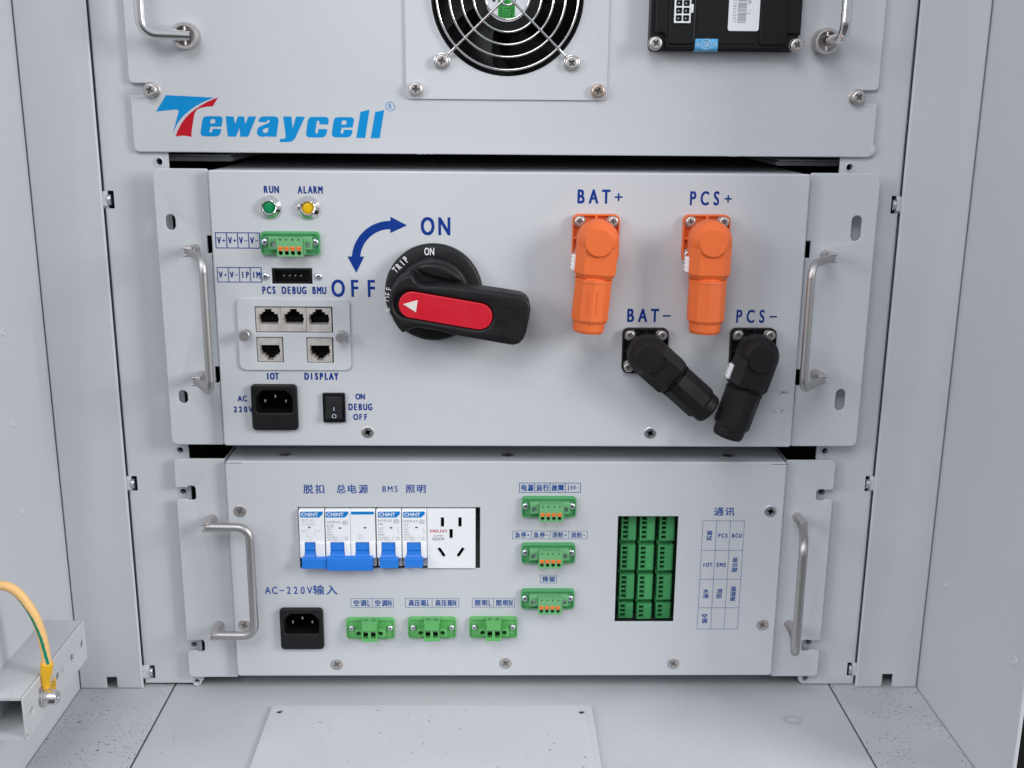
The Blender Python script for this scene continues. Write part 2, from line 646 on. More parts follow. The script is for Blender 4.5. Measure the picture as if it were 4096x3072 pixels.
def sheen(m, lo, hi, scale=7.0):
    """uneven gloss from handling and wiping"""
    nt = m.node_tree
    tc = nt.nodes.new('ShaderNodeTexCoord')
    n = nt.nodes.new('ShaderNodeTexNoise')
    n.inputs['Scale'].default_value = scale
    n.inputs['Detail'].default_value = 6.0
    n.inputs['Roughness'].default_value = 0.65
    r = nt.nodes.new('ShaderNodeMapRange')
    r.inputs['From Min'].default_value = 0.35
    r.inputs['From Max'].default_value = 0.65
    r.inputs['To Min'].default_value = lo
    r.inputs['To Max'].default_value = hi
    nt.links.new(tc.outputs['Object'], n.inputs['Vector'])
    nt.links.new(n.outputs['Fac'], r.inputs['Value'])
    nt.links.new(r.outputs[0], nt.nodes['Principled BSDF'].inputs['Roughness'])
for m_ in (M_PAINT, M_PANEL, M_COVER):
    sheen(m_, 0.33, 0.52)
sheen(M_BLACK2, 0.38, 0.60, 60)
sheen(M_RUBBER, 0.45, 0.70, 60)
sheen(M_RED, 0.34, 0.52, 60)

# heights (mm) of the standing planes in front of the rails
H_RAIL, H_TOP, H_FANPL, H_EARM, H_MID, H_EARB, H_BOT = 0.0, 3.0, 4.5, 12.0, 18.0, 6.0, 11.0
TOPZ = 600.0
DEEP = 420.0
LIFT = 0.12

# ----------------------------------------------------------------- setting: floor, walls, enclosure
XW = 308.5
FRONT = 152.0
def slab(name, x0, x1, y0, y1, z0, z1, m, bev=0.0, kind='structure'):
    o = MB().box(x0, x1, z0, z1, -y1, -y0, bev).build(name, m)
    return tag(o, kind=kind)
slab('floor', -240.2, 243.6, -FRONT, DEEP, -1.2, 0.0, M_FLOOR, 0.55)
slab('floor_strip', -XW + 0.5, -241.6, -FRONT, DEEP, -1.2, 0.1, M_GRIME, 0.55)
slab('floor_strip', 244.9, XW - 0.5, -FRONT, DEEP, -1.2, 0.1, M_GRIME, 0.55)
slab('floor_base', -XW - 2, XW + 2, -FRONT, DEEP, -8.0, -1.6, mat('seam_shade', (0.20, 0.20, 0.205), 0.8))  # dark grey base puts the groove shade into the seam colour
lw = slab('wall_left', -XW - 2.0, -XW, -FRONT, DEEP, -8.0, TOPZ, M_PAINT)
rw = slab('wall_right', XW, XW + 2.0, -FRONT + 8.5, DEEP, -8.0, TOPZ, M_PAINT)
rl = MB()
rl.box(XW - 0.7, XW + 2.0, -8, TOPZ, FRONT - 8.0, FRONT, 0.6)
tag(rl.build('wall_return', M_PAINT), kind='structure')
sd = MB()  # added black strips, keep the outside dark beyond the wall edges
for s_ in (-1, 1):
    sd.box(min(s_ * (XW + 2.6), s_ * (XW + 24)), max(s_ * (XW + 2.6), s_ * (XW + 24)), -8, TOPZ, FRONT - 22, FRONT - 6, 2.0)
tag(sd.build('dark_edge_strip', mat('dark_edge_black', (0.006, 0.006, 0.006), 0.8, spec=0.2)), kind='structure')
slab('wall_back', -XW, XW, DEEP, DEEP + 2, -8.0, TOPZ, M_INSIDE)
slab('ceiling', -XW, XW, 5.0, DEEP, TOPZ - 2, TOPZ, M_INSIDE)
slab('outside_ground', -3000, 3000, -4000, -FRONT - 30, -452.0, -450.0, mat('dark_ground', (0.06, 0.06, 0.06), 0.8))

# small weld dimples on the side walls
def on_wall(px, py, X):
    d = RIGHT * (px - 2048.0) + DOWN * (py - 1536.0) + FWD * FPX
    q = CAM + d * ((X / 1000.0 - CAM.x) / d.x)
    return -q.y * 1000.0, q.z * 1000.0
for wall, s_, pts_ in ((lw, -1, ((13, 1330), (53, 1694), (93, 2046))), (rw, 1, ((3786, 2339), (4060, 2643)))):
    for px, py in pts_:
        fw, zz = on_wall(px, py, s_ * XW)
        n_ = 20
        def ringw(r, o): return [(s_ * (XW - o), zz + r * math.sin(2 * math.pi * k / n_), fw + r * math.cos(2 * math.pi * k / n_)) for k in range(n_)]
        w = MB().loft([ringw(2.6, 0.02), ringw(2.3, 0.5), ringw(1.6, 0.6), ringw(1.2, 0.1)])
        w.build('weld_dimple', M_PAINT, wall)

# ----------------------------------------------------------------- screws
def make_screw(style, r, washer=0.0, m=None):
    b = MB()
    if style == 'pan':
        base = 0.0
        if washer:
            b.lathe(0, 0, [(washer, 0), (washer, 0.9), (washer * 0.96, 1.1), (r * 0.8, 1.1)], 36)
            b.lathe(0, 0, [(washer * 0.86, 1.1), (washer * 0.86, 2.0), (r * 0.7, 2.05)], 36)
            base = 2.0
        hh = r * 0.80
        rim = r * 0.74
        b.lathe(0, 0, [(r * 0.97, base), (r, base + hh * 0.2), (r, base + hh * 0.62), (r * 0.95, base + hh * 0.82), (r * 0.86, base + hh * 0.95), (rim, base + hh)], 36, cap=False)
        top, depth = base + hh, hh * 0.55
    elif style == 'dome':
        hh = r * 0.62
        rim = r * 0.5
        b.lathe(0, 0, [(r, 0), (r * 0.98, hh * 0.35), (r * 0.86, hh * 0.68), (r * 0.68, hh * 0.9), (rim, hh)], 32, cap=False)
        top, depth = hh, hh * 0.6
    else:
        hh = 0.45
        rim = r * 0.78
        b.lathe(0, 0, [(r, 0), (r, 0.2), (r * 0.94, hh * 0.85), (rim, hh)], 36, cap=False)
        top, depth = hh, 0.42
    a, w = rim * 0.70, rim * 0.175
    k = w * 1.9
    cross = [(a, w), (k, w * 1.25), (w * 1.25, k), (w, a), (-w, a), (-w * 1.25, k), (-k, w * 1.25), (-a, w),
             (-a, -w), (-k, -w * 1.25), (-w * 1.25, -k), (-w, -a), (w, -a), (w * 1.25, -k), (k, -w * 1.25), (a, -w)]
    b.plate(circ(0, 0, rim, 36), [cross], top - depth, top)
    b.mat(1)
    b.cyl(0, 0, rim * 0.80, max(top - depth - 0.2, 0.02), top - depth - 0.01, 24)
    return b.mesh('screw', [m or M_NICKEL, M_RECESS])

_screws = {}
def screw(parent, x, z, h, style='pan', r=4.3, washer=0.0, m=None, rot=None, local=False, name='screw', face_up=False):
    key = (style, r, washer, (m or M_NICKEL).name)
    if key not in _screws:
        _screws[key] = make_screw(style, r, washer, m)
    loc = Vector((x, -h, z)) / 1000.0
    if not local:
        root = parent
        while root.parent:
            root = root.parent
        loc = loc - root.location
    a = random.uniform(0, 3.1) if rot is None else rot
    if face_up:
        return link(name, _screws[key], parent, loc, (-math.pi / 2, 0, a))
    return link(name, _screws[key], parent, loc, (0, a, 0))

# ----------------------------------------------------------------- front strips beside the rails
def front_strip(side, notch, label):
    s = side
    t = thing('side_panel', label, 'panel', s * 285, 0.0, 0.0)
    xi, xo = s * 262.25, s * (XW - 0.7)
    n0, n1, nz = notch
    pts = [(xi, 0.4), (n0, 0.4), (n0, nz), (n1, nz), (n1, 0.4), (xo, 0.4), (xo, TOPZ - 3), (xi, TOPZ - 3)]
    b = MB().plate(pts, [], 1.6, 4.2, 1.1)
    b.build('sheet', M_PAINT, t)
    return t
nl = R(427, 2708, 468, 2746, 3.4)
nr_ = R(3529, 2696, 3569, 2733, 3.4)
front_strip(-1, (nl[1], nl[0], nl[3]), 'grey sheet panel between left side wall and left rack rail, square notch at its foot')
front_strip(1, (nr_[0], nr_[1], nr_[3]), 'grey sheet panel between right side wall and right rack rail, square notch at its foot')

# ----------------------------------------------------------------- rack rails
def rack_rail(side, label, holes, slots):
    s = side
    t = thing('rack_rail', label, 'rail', s * 240, 0.0, 0.0, 'upright mounting rails of the rack')
    xo = s * 261.75
    xi = -218.6 if s < 0 else 220.4
    zb = P(600, 2732, 0)[1] if s < 0 else P(3300, 2735, 0)[1]
    zb = max(zb, 0.8)
    xe = xi
    pts = fillet([(xo, zb), (xe, zb), (xe, TOPZ - 3), (xo, TOPZ - 3)], [0, 5.0, 0, 0])
    hl = [circ(x, z, 2.3, 20) for x, z in holes]
    slots = [(max(q[0], -260.0), min(q[1], 260.0), q[2], q[3]) for q in slots]
    sl = [rect(*q) for q in slots]
    b = MB().plate(pts, hl + sl, -2.0, 0.0, 0.3)
    b.box(min(s * 260.9, s * 264), max(s * 260.9, s * 264), zb + 1, TOPZ - 4, -7.0, -4.4)  # added backing strip, set back so the gap shows dark grey
    b.build('upright', M_PAINT, t)
    # rolled collars of the tapped holes
    for x, z in holes:
        MB().lathe(x, z, [(3.3, 0.02), (3.0, 0.45), (2.5, 0.5), (2.2, 0.1), (2.2, -6.0)], 24, cap=False).build('tapped_collar', M_PAINT, t)
    for x0, x1, z0, z1 in slots:
        zc = (z0 + z1) / 2
        xs = x0 if s < 0 else x1
        nb = MB()
        nb.loft([[(xs - s * 0.2, zc - 5.6, 0), (xs - s * 0.2, zc + 5.6, 0), (xs + s * 5.4, zc + 5.6, 0), (xs + s * 5.4, zc - 5.6, 0)],
                 [(xs - s * 0.2, zc - 3.6, 1.9), (xs - s * 0.2, zc + 3.6, 1.9), (xs + s * 4.6, zc + 3.6, 1.9), (xs + s * 4.6, zc - 3.6, 1.9)]])
        nb.build('pressed_boss', M_PAINT, t)
        bt = MB()
        path = [(xs - s * 0.6, zc, -0.8), (xs - s * 2.6, zc, -0.8)]
        bt.tube(path, 3.6, 24)
        bt.build('bolt_head', M_ZINC, t)
    return t
hl_ = [P(636, 647, 0), P(720, 1801, 0), P(732, 1967, 0), P(777, 2579, 0), P(789, 2733 - 6, 0)]
hr_ = [P(3399, 670, 0), P(3300, 1804, 0), P(3286, 1969, 0), P(3234, 2567, 0), P(3221, 2713, 0)]
sl_ = [R(429, 763, 456, 834, 0), R(524, 1905, 549, 1964, 0), R(599, 2662, 620, 2714, 0)]
sr_ = [R(3565, 784, 3592, 855, 0), R(3461, 1905, 3486, 1966, 0), R(3389, 2651, 3410, 2703, 0)]
rack_rail(-1, 'left upright grey rack rail with tapped holes and three bolted slots', hl_, sl_)
rack_rail(1, 'right upright grey rack rail with tapped holes and three bolted slots', hr_, sr_)

# slide supports glimpsed in the gap under the top unit
def slide_support(s, px0, px1, py0, py1, label):
    x0, x1, z0, z1 = R(px0, py0, px1, py1, -38)
    b = MB().prism(rr(x0, x1, z0, z1, (z1 - z0) * 0.45), -300, -38, 0.6)
    b.box(x0, x1, z1 + 0.6, z1 + 1.6, -300, -30, 0.3)
    tag(b.build('slide_support', M_PAINT), label, 'bracket', 'slide supports inside the gap')
slide_support(-1, 674, 930, 626, 645, 'left grey slide support seen in the dark gap under the top unit')
slide_support(1, 3104, 3355, 646, 664, 'right grey slide support seen in the dark gap under the top unit')

# ----------------------------------------------------------------- pull handles
def loop_handle(parent, top, bottom, h, dx, dh, r=2.75):
    """folding bow handle: posts on the plate, forked ends, a bent bar; top and bottom are post feet"""
    (x, zt), (x2, zb) = top, bottom
    x = (x + x2) / 2
    post = 15.0
    bar = MB()
    pv = h + post + 1.5
    pts = [(x, zt, pv), (x + dx, zt - 0.2, h + post + dh), (x + dx, zb + 0.2, h + post + dh), (x, zb, pv)]
    bar.tube(fillet3(pts, 8.0, 8), r, 20)
    hd = bar.build('handle', M_STEEL, parent, smooth=50)
    for z in (zt, zb):
        f = MB()
        f.lathe(x, z, [(3.15, h - 0.5), (3.15, h + post - 3.0), (2.9, h + post - 2.6)], 24)
        f.box(x - 2.9, x + 2.9, z + 1.5, z + 3.0, h + post - 3.0, h + post + 4.0, 0.5)
        f.box(x - 2.9, x + 2.9, z - 3.0, z - 1.5, h + post - 3.0, h + post + 4.0, 0.5)
        f.tube([(x, z - 3.4, pv), (x, z + 3.4, pv)], 0.9, 12)
        f.build('ferrule', M_NICKEL, hd)
    return hd

def cup_handle(parent, foot, h, dx, dh, length=110.0, r=3.25):
    x, z = foot
    bar = MB()
    pts = [(x - dx * 0.12, z, h + 8.5), (x + dx, z + 0.5, h + 8.5 + dh), (x + dx, z + length, h + 8.5 + dh), (x, z + length, h + 8.5)]
    bar.tube(fillet3(pts, 9.0, 10), r, 24)
    hd = bar.build('handle', M_CHROME, parent, smooth=50)
    for zz in (z, z + length):
        f = MB()
        seg_out = [(8.1, h), (8.1, h + 9.0), (7.7, h + 9.6), (6.2, h + 9.6), (5.7, h + 9.0), (5.7, h + 2.0), (0, h + 2.0)]
        f.lathe(x, zz, seg_out, 40, cap=False)
        f.tube([(x, zz - 5.6, h + 8.0), (x, zz + 5.6, h + 8.0)], 1.0, 12)
        f.build('ferrule', M_NICKEL, hd)
    return hd

# ================================================================= TOP UNIT
def px_poly(pts, h):
    return [P(x, y, h) for x, y in pts]

top = thing('battery_module', 'top grey rack unit with a big blue and red logo, above two others', 'rack unit', 0.0, 385.4, H_TOP)
zb = 385.4
xl, xr = -239.5, 240.8
def nz(px, py): return P(px, py, H_TOP)[1]
n1t, n1b = nz(540, 333), nz(540, 381)
n2t, n2b = nz(3490, 363), nz(3490, 414)
outline = [(xl, zb), (xr, zb), (xr, n2b), (P(3452, 389, H_TOP)[0] - 4, n2b), (P(3452, 389, H_TOP)[0] - 4, n2t), (xr, n2t),
           (xr, TOPZ - 4), (xl, TOPZ - 4), (xl, n1t), (P(585, 355, H_TOP)[0] + 4, n1t), (P(585, 355, H_TOP)[0] + 4, n1b), (xl, n1b)]
outline = fillet(outline, [3.5, 3.5, 1.2, 3.5, 3.5, 3.0, 0, 0, 3.0, 3.5, 3.5, 1.2])
fan_x, fan_z = P(2030, -13, H_FANPL)
fan_r = 48.0
b = MB().plate(outline, [circ(fan_x, fan_z, fan_r + 1.5, 72)], 0.6, H_TOP, 0.7)
b.build('front_panel', M_PANEL, top)
b = MB()
b.box(-216, 216, zb + 0.8, zb + 2.2, -DEEP + 30, 2.2, 0.0)
b.box(-216, -214, zb + 2.4, TOPZ - 6, -DEEP + 30, 0.4)
b.box(214, 216, zb + 2.4, TOPZ - 6, -DEEP + 30, 0.4)
b.build('chassis', M_PAINT, top)
cup_handle(top, P(736, 142, H_TOP + 9.6), H_TOP, -24.0, 9.0)
cup_handle(top, P(3312, 164, H_TOP + 9.6), H_TOP, 1.0, 32.0)
sx, sz = P(599, 361, H_TOP + 5)
screw(top, sx, sz, H_TOP, 'pan', 4.4, 5.4, rot=0.35)
sx, sz = P(3436, 389, H_TOP + 5)
screw(top, sx, sz, H_TOP, 'pan', 4.4, 5.4, rot=0.75)

# logo
def crop(pts, x0, y0, k):
    return [(x0 + x * k, y0 + y * k) for x, y in pts]
hL = H_TOP + LIFT
k3 = 300.0 / 2212
blueT = [(470, 150), (1880, 222), (1700, 295), (1500, 385), (1330, 485), (1180, 590), (1050, 700), (940, 810), (850, 920), (780, 1040), (725, 1160), (685, 1275),
         (715, 1140), (750, 1000), (790, 840), (830, 700), (850, 630), (838, 600), (800, 578), (740, 575), (180, 635)]
redT = [(2005, 218), (1855, 478), (1700, 490), (1540, 515), (1430, 550), (1360, 605), (1315, 690), (1290, 800), (1265, 960), (1240, 1130), (1220, 1290), (1228, 1385),
        (1130, 1360), (980, 1345), (860, 1355), (752, 1378), (790, 1270), (850, 1130), (930, 980), (1040, 830), (1180, 685), (1340, 560), (1520, 445), (1700, 345), (1860, 275)]
lg = MB()
lg.plate(px_poly(crop(blueT, 600, 360, k3), hL), [], H_TOP + 0.02, hL)
ka = 420.0 / 2212
e1 = [(185, 255), (240, 235), (520, 235), (570, 255), (585, 300), (555, 455), (330, 455), (300, 560), (330, 588), (355, 570), (375, 500), (555, 505), (540, 590), (505, 640), (450, 662), (170, 660), (125, 630), (118, 580), (150, 350), (163, 290)]
e1h = [(330, 310), (355, 297), (410, 300), (432, 325), (420, 385), (315, 388)]
w1 = [(645, 238), (815, 240), (845, 405), (905, 240), (1035, 240), (1058, 405), (1125, 240), (1290, 243), (1120, 668), (955, 668), (935, 480), (865, 668), (692, 662)]
a1 = [(1340, 360), (1345, 305), (1385, 255), (1440, 238), (1690, 240), (1745, 265), (1762, 320), (1715, 668), (1540, 668), (1530, 655), (1440, 672), (1370, 665), (1320, 630), (1303, 580), (1315, 510), (1360, 455), (1470, 410), (1545, 380), (1575, 350), (1570, 320), (1545, 310), (1520, 335), (1505, 358)]
a1h = [(1552, 478), (1540, 555), (1505, 585), (1455, 588), (1425, 560), (1432, 520), (1480, 490)]
y1 = [(1858, 240), (2035, 243), (2055, 495), (2130, 243), (2317, 248), (2108, 700), (2060, 755), (1980, 780), (1785, 780), (1795, 712), (1870, 712), (1905, 695), (1910, 640)]
c1 = [(270, 320), (300, 270), (350, 250), (650, 250), (700, 275), (710, 330), (695, 412), (515, 405), (515, 345), (495, 325), (465, 335), (455, 370), (428, 560), (440, 600), (465, 605), (485, 580), (497, 505), (682, 510), (665, 610), (630, 660), (575, 685), (290, 682), (245, 655), (232, 610)]
e2 = [(x + 658, y + 20) for x, y in e1]
e2h = [(x + 660, y + 25) for x, y in e1h]
l1 = [(1380, 145), (1570, 97), (1477, 695), (1293, 692)]
l2 = [(1690, 150), (1880, 103), (1783, 700), (1597, 697)]
for o_, h_, x0 in ((e1, e1h, 780), (w1, None, 780), (a1, a1h, 780), (y1, None, 780), (c1, None, 1180), (e2, e2h, 1180), (l1, None, 1180), (l2, None, 1180)):
    lg.plate(px_poly(crop(o_, x0, 420, ka), hL), [px_poly(crop(h_, x0, 420, ka), hL)] if h_ else [], H_TOP + 0.02, hL)
cx, cz = P(1180 + 2008 * ka, 420 + 32 * ka, hL)
lg.plate(circ(cx, cz, 2.95, 40), [circ(cx, cz, 2.6, 40)], H_TOP + 0.02, hL)
lg.text('R', cx - 1.2, cx + 1.2, cz - 1.6, cz + 1.6, hL, 0.0)
lg.mat(1)
lg.plate(px_poly(crop(redT, 600, 360, k3), hL), [], H_TOP + 0.02, hL)
lg.build('logo', [M_LOGO, M_LOGORED], top)
# chipped edge at the lower right corner
ch = MB()
ch.prism(px_poly([(3470, 592), (3484, 596), (3498, 578), (3501, 604), (3488, 622), (3474, 612)], H_TOP), H_TOP - 0.6, H_TOP + 0.35, 0.3)
ch.build('paint_chip', M_PANEL, top)

rnd = random.Random(11)
for cx_, cy_, n_ in ((1690, 622, 7), (2945, 631, 6)):
    ck = MB()
    for q in range(n_):
        ex, ez = P(cx_ + rnd.gauss(0, 14), cy_ + rnd.gauss(0, 1.5), H_TOP)
        ck.box(ex - rnd.uniform(0.2, 0.6), ex + rnd.uniform(0.2, 0.6), zb - 0.12, zb + rnd.uniform(0.2, 0.5), H_TOP - 0.6, H_TOP - 0.25)
    ck.build('edge_chip', M_STICKER, top)

# ================================================================= FAN
fan = thing('cooling_fan', 'wire guarded black cooling fan on a square grey plate of the top unit', 'fan', fan_x, fan_z, H_TOP)
x0, x1, z0, _ = R(1621, 0, 2433, 400, H_FANPL)
z0 = (P(1646, 394, H_FANPL)[1] + P(2413, 405, H_FANPL)[1]) / 2
b = MB().plate(rr(x0, x1, z0, z0 + (x1 - x0), 3.0), [circ(fan_x, fan_z, fan_r, 72)], H_TOP + 0.03, H_FANPL, 0.4)
b.build('mounting_plate', M_PANEL, fan)
b = MB()
b.lathe(fan_x, fan_z, [(fan_r + 3, 0.4), (fan_r + 3, -28), (fan_r - 1.5, -28), (fan_r - 1.0, -2), (fan_r + 1.0, 0.4)], 72, cap=False)
b.cyl(fan_x, fan_z, fan_r + 3, -30, -28.2, 48)
b.build('housing', M_BLACK, fan)
b = MB()
b.lathe(fan_x, fan_z, [(21.5, -24), (21.5, -8), (20.5, -6.8), (15.0, -6.5), (14.5, -6.5)], 48)
hub = b.build('hub', M_BLACK2, fan)
b = MB()
b.cyl(fan_x, fan_z, 14.2, -6.48, -6.2, 40)
b.mat(1)
gx0, gx1, gz0, _ = R(1992, 0, 2060, 74, -6)
b.box(gx0, gx1, gz0, fan_z + 9, -6.18, -6.1)
b.mat(2)
gw = (gx1 - gx0) / 3.3
for i, s_ in enumerate(('DA09225', 'DC24V', 'MADE')):
    gcx = gx0 + gw * (0.62 + i * 1.02)
    gcz = gz0 + 1.0 + 5.2
    ll = (10.5, 10.0, 8.6)[i]
    b.text(s_, gcx - ll / 2, gcx + ll / 2, gcz - 1.35 + (ll - 10.4) / 2, gcz + 1.35 + (ll - 10.4) / 2, -6.02, 0.01, angle=math.pi / 2)
b.box(fan_x - 9.5, fan_x - 7.5, fan_z - 2.2, fan_z + 3, -6.18, -6.08)
b.build('label', [M_STICKER, M_LABELG, M_KINK], hub)
for k in range(7):
    a = 2 * math.pi * k / 7 + 0.3
    sec = []
    for i in range(7):
        f = i / 6.0
        rad = 20 + f * 26.0
        sw = a + 0.35 * f
        hw = 0.40 - 0.10 * f
        loop = []
        for u, hh_ in ((-hw, -22.0), (-hw * 0.3, -17.5), (hw * 0.4, -12.5), (hw, -9.0)):
            loop.append((fan_x + rad * math.cos(sw + u), fan_z + rad * math.sin(sw + u), hh_))
        for u, hh_ in ((hw, -10.0), (hw * 0.4, -13.7), (-hw * 0.3, -18.7), (-hw, -23.0)):
            loop.append((fan_x + rad * math.cos(sw + u), fan_z + rad * math.sin(sw + u), hh_))
        sec.append(loop)
    MB().loft(sec).build('blade', M_BLACK, fan)
g = MB()
def ring_path(r, h, n=72):
    return [(fan_x + r * math.cos(2 * math.pi * k / n), fan_z + r * math.sin(2 * math.pi * k / n), h) for k in range(n + 1)]
hg = H_FANPL + 3.4
for rpx in (33, 87, 134, 182, 229, 279):
    g.tube(ring_path(rpx * 0.1585, hg), 0.72, 10, caps=False)
for (px, py) in ((1767, 244), (2287, 252)):
    ex, ez = P(px, py, H_FANPL + 1)
    d = Vector((ex - fan_x, ez - fan_z))
    L = d.length
    u = d.normalized()
    nrm = Vector((-u.y, u.x))
    pts = []
    for f, hh_ in ((0.06, hg + 1.4), (0.80, hg + 1.4), (0.90, hg - 0.6), (0.935, H_FANPL + 0.8)):
        pts.append((fan_x + u.x * L * f, fan_z + u.y * L * f, hh_))
    g.tube(fillet3(pts, 4), 0.85, 10)
    g.tube([(fan_x - u.x * 0.2 * L, fan_z - u.y * 0.2 * L, hg + 1.4), (fan_x - u.x * L * 0.9, fan_z - u.y * L * 0.9, hg + 1.4)], 0.85, 10)
    rl_ = [(ex + 4.6 * math.cos(2 * math.pi * q / 24), ez + 4.6 * math.sin(2 * math.pi * q / 24), H_FANPL + 0.8) for q in range(25)]
    g.tube(rl_, 0.75, 8, caps=False)
g.build('wire_guard', M_CHROME, fan, smooth=60)
for (px, py, m_, ro) in ((1767, 244, M_NICKEL, 0.2), (2287, 252, M_NICKEL, 0.7)):
    ex, ez = P(px, py, H_FANPL + 4)
    screw(fan, ex, ez, H_FANPL + 0.9, 'pan', 4.3, 0, m_, ro)
for (px, py, m_, ro) in ((1663, 357, M_NICKEL, 0.05), (2393, 365, mat('bronzed_screw', (0.58, 0.46, 0.38), 0.34, 1.0), 0.35)):
    ex, ez = P(px, py, H_FANPL + 3)
    screw(fan, ex, ez, H_FANPL, 'pan', 4.5, 0, m_, ro)

# ================================================================= BLACK CONTROL BOX
hb = H_TOP + 14.0
bx0, bx1, bz0, _ = R(2605, 0, 3211, 206, hb)
bz0 = P(2890, 205, hb)[1]
bz1 = bz0 + 92
box = thing('control_box', 'flat black control box with barcode sticker and blue seal on the top unit', 'control box', (bx0 + bx1) / 2, bz0, H_TOP)
cut = 9.5
pts = [(bx0, bz0), (bx1 - 4, bz0), (bx1 - 1.2, bz0 + 2.5), (bx1 - 1.2, bz0 + cut), (bx1, bz0 + cut + 1), (bx1, bz1), (bx0, bz1)]
b = MB().prism(fillet(pts, [3, 2, 2, 0.5, 1, 3, 3]), H_TOP + 0.03, hb - 3.5, 0.6)
# raised lid with relieved corners for the screws
pts = [(bx0 + cut, bz0 + 1.4), (bx1 - cut - 1.5, bz0 + 1.4), (bx1 - cut - 1.5, bz0 + cut - 2), (bx1 - cut + 1, bz0 + cut + 1), (bx1 - 1.4, bz0 + cut + 1), (bx1 - 1.4, bz1 - 1.4), (bx0 + 2.6, bz1 - 1.4), (bx0 + 2.6, bz0 + cut + 1), (bx0 + cut - 2, bz0 + cut + 1), (bx0 + cut, bz0 + cut - 1)]
b.prism(fillet(pts, 1.2), hb - 3.5, hb - 1.2, 0.9)
x0, x1, z0, _ = R(2676, 0, 2782, 178, hb)
b.prism(rr(x0, x1, z0, bz1 - 3, 2.2), hb - 1.2, hb, 0.8)
x0, x1, z0, _ = R(3040, 0, 3151, 182, hb)
b.prism(rr(x0, x1, z0, bz1 - 3, 2.5), hb - 1.2, hb, 0.8)
x0b, x1b, z0b, _ = R(2784, 0, 3036, 190, hb)
b.prism(rr(x0b + 1, x1b - 1, z0b + 2, bz1 - 3, 0.6), hb - 1.2, hb - 0.7, 0.3)
b.build('housing', M_BLACK, box)
hc = hb + 1.5
x0, x1, z0, _ = R(2698, 0, 2764, 92, hc)
pw = (x1 - x0 - 1.2) / 2
cells = []
for r_ in range(4):
    for c_ in range(2):
        ax = x0 + 0.8 + c_ * (pw + 0.05)
        az = z0 + 0.9 + r_ * 4.45
        cells.append(fillet(rect(ax + 0.15, ax + pw - 0.45, az + 0.1, az + 3.7), 0.5, 2))
b = MB().plate(rect(x0, x1, z0, z0 + 19.2), cells, hb - 0.6, hc, 0.15)
b.box(x1, x1 + 1.6, z0 + 6.2, z0 + 11.2, hb - 0.6, hc - 0.4, 0.2)
cn = b.build('wire_connector', M_WHITE, box)
b = MB().box(x0 + 0.4, x1 - 0.4, z0 + 0.4, z0 + 18.8, hb - 1.4, hb - 0.55)
b.mat(1)
for r_ in range(4):
    for c_ in range(2):
        ax = x0 + 0.8 + c_ * (pw + 0.05) + pw * 0.42
        b.cyl(ax, z0 + 0.9 + r_ * 4.45 + 1.9, 0.55, hb - 0.6, hb + 0.5, 10)
b.build('contact_pin', [M_VOID, M_STEEL], cn)
hs = hb - 0.3
x0, x1, z0, _ = R(2914, 0, 3038, 124, hs)
lbl = MB().prism(rr(x0, x1, z0, z0 + 40, 1.6), hb - 0.72, hs).build('barcode_label', M_STICKER, box)
b = MB()
q0, q1, qz, _ = R(2951, 0, 2986, 92, hs)
zc = qz
rnd = random.Random(3)
while zc < qz + 28:
    w_ = rnd.choice((0.18, 0.18, 0.32, 0.5))
    b.box(q0, q1, zc, zc + w_, hs + 0.01, hs + 0.04)
    zc += w_ + rnd.choice((0.2, 0.2, 0.35, 0.5))
tx0, tx1, tz, _ = R(2932, 0, 2946, 90, hs)
mx_ = (tx0 + tx1) / 2
b.text('000005800007', mx_ - 10.5, mx_ + 10.5, tz + 10.5 - 1.1, tz + 10.5 + 1.1, hs + 0.05, 0.0, angle=-math.pi / 2)
tx0, tx1, tz, _ = R(2990, 0, 3004, 58, hs)
mx_ = (tx0 + tx1) / 2
b.text('串数: 16', mx_ - 5.6, mx_ + 5.6, tz + 5.6 - 1.2, tz + 5.6 + 1.2, hs + 0.05, 0.0, angle=-math.pi / 2)
b.build('print', M_GINK, lbl)
x0, x1, z0, z1 = R(2778, 155, 2873, 210, hb)
z0 = bz0 + 0.9
b = MB().loft([[(x0, z0 - 1.0, hb - 9), (x1, z0 - 1.0, hb - 9), (x1, z0 - 0.9, hb - 8.7), (x0, z0 - 0.9, hb - 8.7)],
               [(x0, z0 - 1.0, hb - 2.2), (x1, z0 - 1.0, hb - 2.2), (x1, z0 - 0.4, hb - 2.0), (x0, z0 - 0.4, hb - 2.0)],
               [(x0 + 0.2, z0 + 0.6, hb - 0.4), (x1 - 0.2, z0 + 0.6, hb - 0.4), (x1 - 0.2, z0 + 0.8, hb - 0.8), (x0 + 0.2, z0 + 0.8, hb - 0.8)],
               [(x0 + 0.5, z1, hb - 0.2), (x1 - 0.2, z1, hb - 0.2), (x1 - 0.2, z1, hb - 0.6), (x0 + 0.5, z1, hb - 0.6)]])
b.mat(1)
zm = (z0 + z1) / 2
xm = (x0 + x1) / 2
b.plate(circ(xm, zm, 3.4, 8), [circ(xm, zm, 3.0, 8)], hb - 0.15, hb - 0.02)
b.text('保', xm - 2.0, xm + 2.0, zm - 2.0, zm + 2.0, hb - 0.02, 0.0)
b.text('易', x0 + 0.7, x0 + 3.4, zm - 1.4, zm + 1.2, hb - 0.02, 0.0)
b.text('碎', x1 - 3.4, x1 - 0.7, zm - 1.4, zm + 1.2, hb - 0.02, 0.0)
b.build('seal', [M_SEAL, mat('pale_seal_ink', (0.45, 0.66, 0.82), 0.4)], box)
ex, ez = P(2623, 173, hb)
screw(box, ex, ez, hb - 3.5, 'pan', 4.1, 4.3, rot=0.65)
ex, ez = P(3187, 181, hb)
screw(box, ex, ez, hb - 3.5, 'pan', 4.1, 4.3, rot=0.5)

